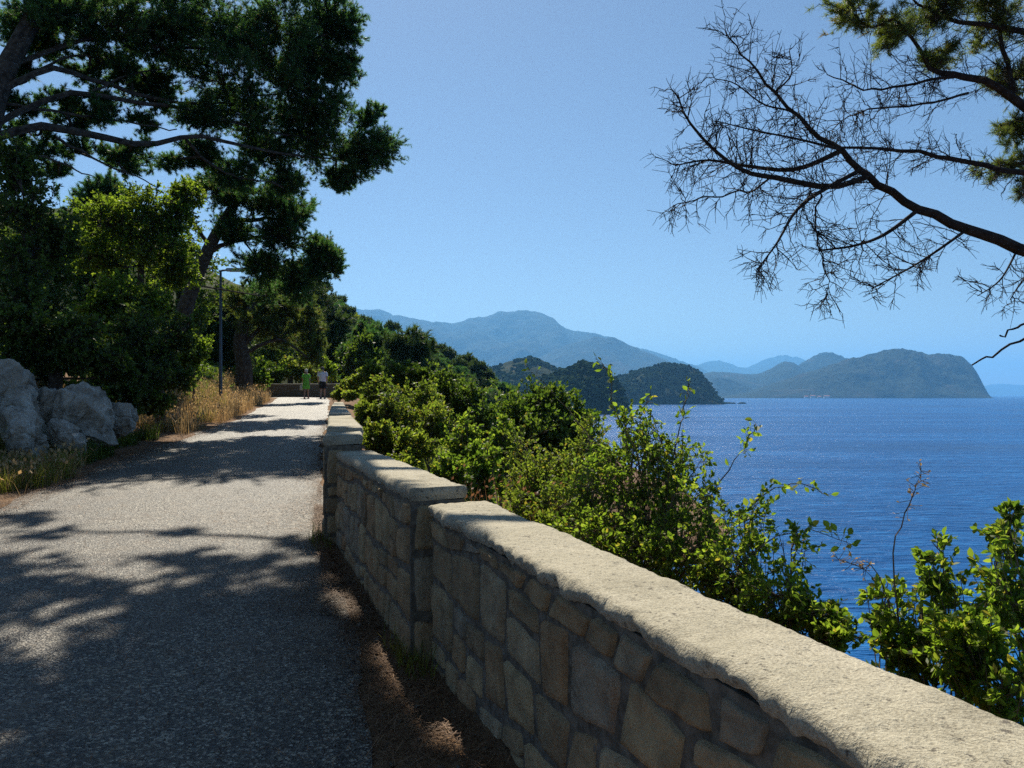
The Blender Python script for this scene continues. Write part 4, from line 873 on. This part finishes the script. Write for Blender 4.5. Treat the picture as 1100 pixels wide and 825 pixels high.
for n, g in ((11000, vg2), (22000, lft), (6000, rgt), (3200, lambda n: (lambda y: (xr(y) - rng.random(n) * PWf(y), y))(rng.uniform(1.5, 12, n)))):
    p, d, s = litter(n, g); v = np.stack([p - d / 2 - s, p - d / 2 + s, p + d / 2 + s, p + d / 2 - s], 1)
    mb.add(v.reshape(-1, 3), np.arange(4 * n).reshape(n, 4), np.repeat(rng.random(n), 4))
tag(mb.build('fallen_needles', M['litter']), kind='stuff')
# loose pebbles on the verges
v0, f0 = ico(1); n = 700
x, y = verge(n); x2 = xr(y) - PWf(y) - rng.exponential(.3, n) + .2; x = np.where(rng.random(n) < .55, x, x2); y = np.where(x == x2, 6 + 12 * rng.random(n), y); x = np.where(x == x2, xr(y) - PWf(y) - rng.exponential(.3, n) + .2, x)
r_ = rng.exponential(.005, n) + .004; p = np.stack([x, y, H(x, y) + r_ * .3], -1)
vv = p[:, None] + v0[None] * r_[:, None, None] * (1 + .3 * rng.normal(size=(n, len(v0), 1)) * .6) * np.array([1, 1, .6])
mb = MB(); mb.add(vv.reshape(-1, 3), (f0[None] + (np.arange(n) * len(v0))[:, None, None]).reshape(-1, 3), np.repeat(rng.random(n), len(v0)))
tag(mb.build('pebbles', M['mortar']), kind='stuff')

# ------------------------------------------------------------------ street lamp
M['lamp_metal'] = solid('galvanised_steel', (.07, .09, .115), .5, .5); M['lamp_head'] = solid('pale_lamp_paint', (.42, .44, .45), .4); M['lamp_glass'] = solid('lamp_lens', (.6, .62, .6), .25)
lb = P(237, 412, 30); lz = zg(lb); top = P(237, 291, 30)[2]
rt = thing('street_lamp', (lb[0], lb[1], lz), 'slim grey steel street lamp with a flat head, standing in the dry grass', 'street lamp')
b = MB(); zs = np.linspace(lz - .1, top, 12); tubes(b, np.stack([0 * zs + lb[0], 0 * zs + lb[1], zs], -1)[None], np.linspace(.07, .045, 12)[None], 14)
b.build('pole', M['lamp_metal'], rt, smooth=True)
b = MB(); tubes(b, [[(lb[0], lb[1], lz - .02), (lb[0], lb[1], lz + .03), (lb[0], lb[1], lz + .4), (lb[0], lb[1], lz + .42)]], [[.16, .16, .1, .076]], 16); b.build('base_collar', M['lamp_metal'], rt)
def box(mb, c, s, taper=1.0):
    c = np.array(c, float); s = np.array(s, float) / 2
    v = [c + s * np.array([x * (taper if z > 0 else 1), y * (taper if z > 0 else 1), z]) for z in (-1, 1) for y in (-1, 1) for x in (-1, 1)]
    mb.add(v, [[0, 2, 3, 1], [4, 5, 7, 6], [0, 1, 5, 4], [2, 6, 7, 3], [0, 4, 6, 2], [1, 3, 7, 5]])
b = MB(); tubes(b, [[(lb[0] - .06, lb[1], top - .02), (lb[0] + .1, lb[1], top + .02), (lb[0] + .28, lb[1], top + .03)]], [[.04, .04, .035]], 10); b.build('arm', M['lamp_metal'], rt)
b = MB(); box(b, (lb[0] + .56, lb[1], top + .045), (.72, .3, .1), .8); hd = b.build('lamp_head', M['lamp_head'], rt)
hd['_o'] = rt['_o']
b = MB(); box(b, (lb[0] + .58, lb[1], top - .012), (.5, .22, .025)); b.build('lens', M['lamp_glass'], hd)

# ------------------------------------------------------------------ the two walkers
M['skin'] = solid('skin', (.42, .24, .17), .55); M['hair_white'] = solid('pale_hair', (.62, .56, .44), .7)
M['green_cloth'] = solid('lime_green_cloth', (.22, .62, .10), .8); M['green_cloth'] = leaf_mat('lime_cloth', (.22, .60, .08), (.24, .64, .09), (.26, .66, .10), .35, None, .8, (1.2, 1.2, 1.0)); M['white_cloth'] = None; M['black_cloth'] = solid('black_cloth', (.015, .015, .02), .8)
M['shoe'] = solid('dark_shoe', (.05, .04, .04), .6); M['sandal'] = solid('red_sandal', (.4, .08, .05), .6); M['cap'] = solid('dark_hair', (.06, .05, .05), .8); M['bag'] = solid('cream_canvas', (.6, .55, .42), .8)
def dotted():
    m, t, N, L, B = nmat('spotted_shirt_cloth'); v = N.new('ShaderNodeTexVoronoi'); v.inputs['Scale'].default_value = 7; L.new(coords(N), v.inputs['Vector'])
    L.new(ramp(N, L, v.outputs['Distance'], [(.22, (.06, .06, .09)), (.27, (.72, .70, .76))]), B.inputs['Base Color']); B.inputs['Roughness'].default_value = .85; return m
M['white_cloth'] = dotted()
def skin_mesh(name, joints, edges, mat, parent, sub=2):
    me = bpy.data.meshes.new(name); me.from_pydata([j[0] for j in joints], edges, []); me.update()
    tmp = bpy.data.objects.new(name + '_tmp', me); COL.objects.link(tmp)
    sk = tmp.modifiers.new('s', 'SKIN'); ss = tmp.modifiers.new('u', 'SUBSURF'); ss.levels = ss.render_levels = sub
    for v, j in zip(me.skin_vertices[0].data, joints):
        v.radius = j[1] if isinstance(j[1], tuple) else (j[1], j[1])
    me.skin_vertices[0].data[0].use_root = True
    dg = bpy.context.evaluated_depsgraph_get(); m2 = bpy.data.meshes.new_from_object(tmp.evaluated_get(dg))
    bpy.data.objects.remove(tmp); bpy.data.meshes.remove(me); m2.name = name
    m2.materials.clear(); m2.materials.append(mat)
    for p in m2.polygons: p.use_smooth = True
    o = bpy.data.objects.new(name, m2); COL.objects.link(o); o.parent = parent; return o
def lathe(mb, rings, m=20, split=None):
    """rings: (cx, cy, z, rx, ry)"""
    an = np.arange(m) * 2 * math.pi / m
    v = np.array([[[c[0] + c[3] * math.cos(a), c[1] + c[4] * math.sin(a), c[2]] for a in an] for c in rings])
    mb.add(v.reshape(-1, 3), grid_faces(len(rings), m, True))
def person(px, d, hgt, label, woman):
    x = (px - CX) / F * d; z = float(pz(d)) + .02; k = hgt / 1.72
    rt = thing('person', (x, d, z), label, 'person', None)
    sh = .155 if woman else .19; st = .10          # shoulder half width; stride (facing +Y, away from the viewer)
    def q(a, b, c): return (a * k, b * k, c * k)
    J = [(q(0, 0, .95), (.15 * k, .11 * k)), (q(0, .01, 1.12), (.135 * k, .10 * k)), (q(0, 0, 1.30), (.16 * k, .11 * k)), (q(0, -.01, 1.42), (.10 * k, .075 * k)), (q(0, .0, 1.49), .052 * k), (q(0, .02, 1.56), (.07 * k, .08 * k)), (q(0, .02, 1.64), (.078 * k, .095 * k)), (q(0, .01, 1.70), (.055 * k, .065 * k)),
         # left arm, right arm
         (q(-sh, 0, 1.40), .052 * k), (q(-sh - .06, -.03, 1.14), .040 * k), (q(-sh - .05, .05, .92), .030 * k), (q(-sh - .04, .08, .83), (.035 * k, .022 * k)),
         (q(sh, 0, 1.40), .052 * k), (q(sh + .06, -.05, 1.14), .040 * k), (q(sh + .06, -.02, .91), .030 * k), (q(sh + .05, .01, .82), (.035 * k, .022 * k)),
         # legs: left behind, right in front
         (q(-.09, .0, .86), .088 * k), (q(-.09, .03, .48), .058 * k), (q(-.09, -.10, .12), .036 * k), (q(-.09, -.09, .05), .04 * k), (q(-.09, .05, .03), (.04 * k, .028 * k)),
         (q(.09, .0, .86), .088 * k), (q(.09, .10, .48), .058 * k), (q(.09, .10, .10), .036 * k), (q(.09, .10, .05), .04 * k), (q(.09, .24, .03), (.04 * k, .028 * k)),
         # nose and ears
         (q(0, .115, 1.60), .016 * k), (q(-.085, .015, 1.60), .016 * k), (q(.085, .015, 1.60), .016 * k),
         # finger bundles kept as five short tips per hand
         ]
    E = [(0, 1), (1, 2), (2, 3), (3, 4), (4, 5), (5, 6), (6, 7), (3, 8), (8, 9), (9, 10), (10, 11), (3, 12), (12, 13), (13, 14), (14, 15), (0, 16), (16, 17), (17, 18), (18, 19), (19, 20), (0, 21), (21, 22), (22, 23), (23, 24), (24, 25), (5, 26), (5, 27), (5, 28)]
    for hand, s_ in ((11, -1), (15, 1)):
        hx, hy, hz = J[hand][0]
        for i in range(4):
            J.append(((hx + s_ * .004 * k, hy + (-.026 + .017 * i) * k, hz - (.075, .085, .08, .062)[i] * k), .008 * k)); E.append((hand, len(J) - 1))
        J.append(((hx - s_ * .012 * k, hy + .05 * k, hz - .03 * k), .009 * k)); E.append((hand, len(J) - 1))
    skin_mesh('body', J, E, M['skin'], rt)
    rt['_o'] = (0, 0, 0)
    def piece(name, rings, mat, m=22):
        b = MB(); lathe(b, [(a * k, b_ * k, c * k, e * k, f * k) for a, b_, c, e, f in rings], m); return b.build(name, mat, rt, smooth=True)
    def sleeve(name, s_, mat):
        b = MB(); tubes(b, [[q(s_ * (sh - .03), 0, 1.43), q(s_ * sh, 0, 1.40), q(s_ * (sh + .045), -.02, 1.20)]], [[.06 * k, .075 * k, .068 * k]], 14); return b.build(name, mat, rt, smooth=True)
    hair = [(0, -.01, 1.56, .085, .085), (0, -.005, 1.62, .098, .105), (0, .0, 1.68, .092, .105), (0, .005, 1.73, .065, .08), (0, .01, 1.75, .015, .02)]
    if woman:
        piece('hair', hair, M['hair_white'])
        piece('dress', [(0, .02, .56, .20, .17), (0, .02, .70, .205, .165), (0, 0, .92, .20, .155), (0, .005, 1.10, .175, .135), (0, 0, 1.28, .185, .135), (0, 0, 1.40, .165, .11), (0, 0, 1.455, .09, .075)], M['green_cloth'])
        for s_ in (-1, 1): sleeve('sleeve', s_, M['green_cloth'])
        for fx, fy in ((-.09, -.03), (.09, .16)):
            b = MB(); lathe(b, [((fx) * k, fy * k, -.012, .04 * k, .11 * k), (fx * k, fy * k, .012, .052 * k, .13 * k), (fx * k, fy * k, .05 * k, .045 * k, .11 * k), (fx * k, fy * k, .055 * k, .01 * k, .02 * k)], 14); b.build('sandal', M['sandal'], rt)
    else:
        piece('hair', hair, M['cap'])
        piece('shirt', [(0, .01, .90, .195, .145), (0, .01, 1.02, .19, .14), (0, .01, 1.15, .195, .145), (0, 0, 1.30, .215, .15), (0, 0, 1.40, .195, .12), (0, 0, 1.455, .10, .08)], M['white_cloth'])
        for s_ in (-1, 1): sleeve('sleeve', s_, M['white_cloth'])
        piece('shorts', [(0, .02, .74, .19, .145), (0, .0, .93, .186, .138)], M['black_cloth'])
        for s_, yy in ((-1, .03), (1, .08)):
            b = MB(); tubes(b, [[q(s_ * .09, yy * .3, .86), q(s_ * .095, yy * .7, .70), q(s_ * .1, yy, .54)]], [[.105 * k, .105 * k, .10 * k]], 16); b.build('shorts_leg', M['black_cloth'], rt, smooth=True)
        for fx, fy in ((-.09, -.03), (.09, .16)):
            b = MB(); lathe(b, [((fx) * k, fy * k, -.012, .04 * k, .11 * k), (fx * k, fy * k, .012, .052 * k, .135 * k), (fx * k, fy * k, .07 * k, .048 * k, .12 * k), (fx * k, (fy - .03) * k, .11 * k, .04 * k, .05 * k)], 14); b.build('shoe', M['shoe'], rt)
    rt['_o'] = [x, d, z]
    return rt
person(329, 43, 1.62, 'person with pale hair in a lime green dress walking away up the path', True)
person(346.5, 43.3, 1.74, 'person in a spotted white shirt and black shorts walking away up the path', False)
wx = (329 - CX) / F * 43; wz = float(pz(43)) + .02
rt = thing('shoulder_bag', (wx - .27, 43, wz + .62), 'cream canvas bag carried by the walker in green', 'bag')
b = MB(); c_ = np.array([wx - .27, 43.02, wz + .62])
lathe(b, [(c_[0], c_[1], c_[2] - .17, .07, .13), (c_[0], c_[1], c_[2] - .10, .085, .16), (c_[0], c_[1], c_[2] + .05, .075, .16), (c_[0], c_[1], c_[2] + .13, .04, .15)], 16); b.build('pouch', M['bag'], rt, smooth=True)
b = MB(); tubes(b, [[c_ + [0, -.12, .1], c_ + [.04, -.07, .2], c_ + [.06, .02, .24], c_ + [.04, .1, .2], c_ + [0, .13, .1]]], [[.012] * 5], 6); b.build('strap', M['bag'], rt)

# ------------------------------------------------------------------ far shore houses and the reef
M['render_wall'] = solid('pale_render', (.7, .66, .58), .8); M['roof_tile'] = solid('roof_tile', (.4, .16, .09), .8); M['window_dark'] = solid('window_dark', (.03, .04, .05), .3)
for i, (px, w_, h_, lbl) in enumerate([(866, 22, 10, 'small pale house on the far shore, first of the row below the headland'), (873, 28, 14, 'two-storey pale house on the far shore'), (880, 20, 9, 'low pale cottage on the far shore'), (888, 34, 12, 'long pale house on the far shore, last of the row')]):
    d = 4780; x = (px - CX) / F * d; rt = thing('house', (x, d, SEA + 1), lbl, 'house', 'houses on the far shore')
    b = MB(); box(b, (x, d, SEA + 1 + h_ / 2), (w_, 14, h_)); wl = b.build('wall', M['render_wall'], rt); wl['_o'] = rt['_o']
    b = MB(); z0 = SEA + 1 + h_; v = [(x - w_ / 2 - 1, d - 8, z0), (x + w_ / 2 + 1, d - 8, z0), (x + w_ / 2 + 1, d + 8, z0), (x - w_ / 2 - 1, d + 8, z0), (x - w_ / 2 - 1, d, z0 + 5), (x + w_ / 2 + 1, d, z0 + 5)]
    b.add(v, [[0, 1, 5, 4], [2, 3, 4, 5], [3, 2, 1, 0]]); b.f.append(np.array([[0, 4, 3], [1, 2, 5]])); b.build('roof', M['roof_tile'], rt)
    for j in range(3):
        b = MB(); box(b, (x + (j - 1) * w_ * .3, d - 7.05, SEA + 1 + h_ * .55), (2.2, .2, 2.6)); b.build('window', M['window_dark'], rt)
v, f = ico(4)
for px, rx, rz, sd_, lbl in ((783, 16, 3.5, 3, 'long low reef rock off the tip of the cape'), (797, 9, 3.2, 9, 'outermost small reef rock off the cape')):
    d = 1880; c = np.array([(px - CX) / F * d, d, SEA]); n = 1 + .35 * fbm(v * 2 + sd_, 4)
    b = MB(); b.add(c + v * n[:, None] * np.array([rx, 10, rz]), f); tag(b.build('reef_rock', M['cape'], origin=tuple(c), smooth=True), lbl, 'rock', 'rocks off the cape')
for o in bpy.data.objects:
    if '_o' in o: del o['_o']
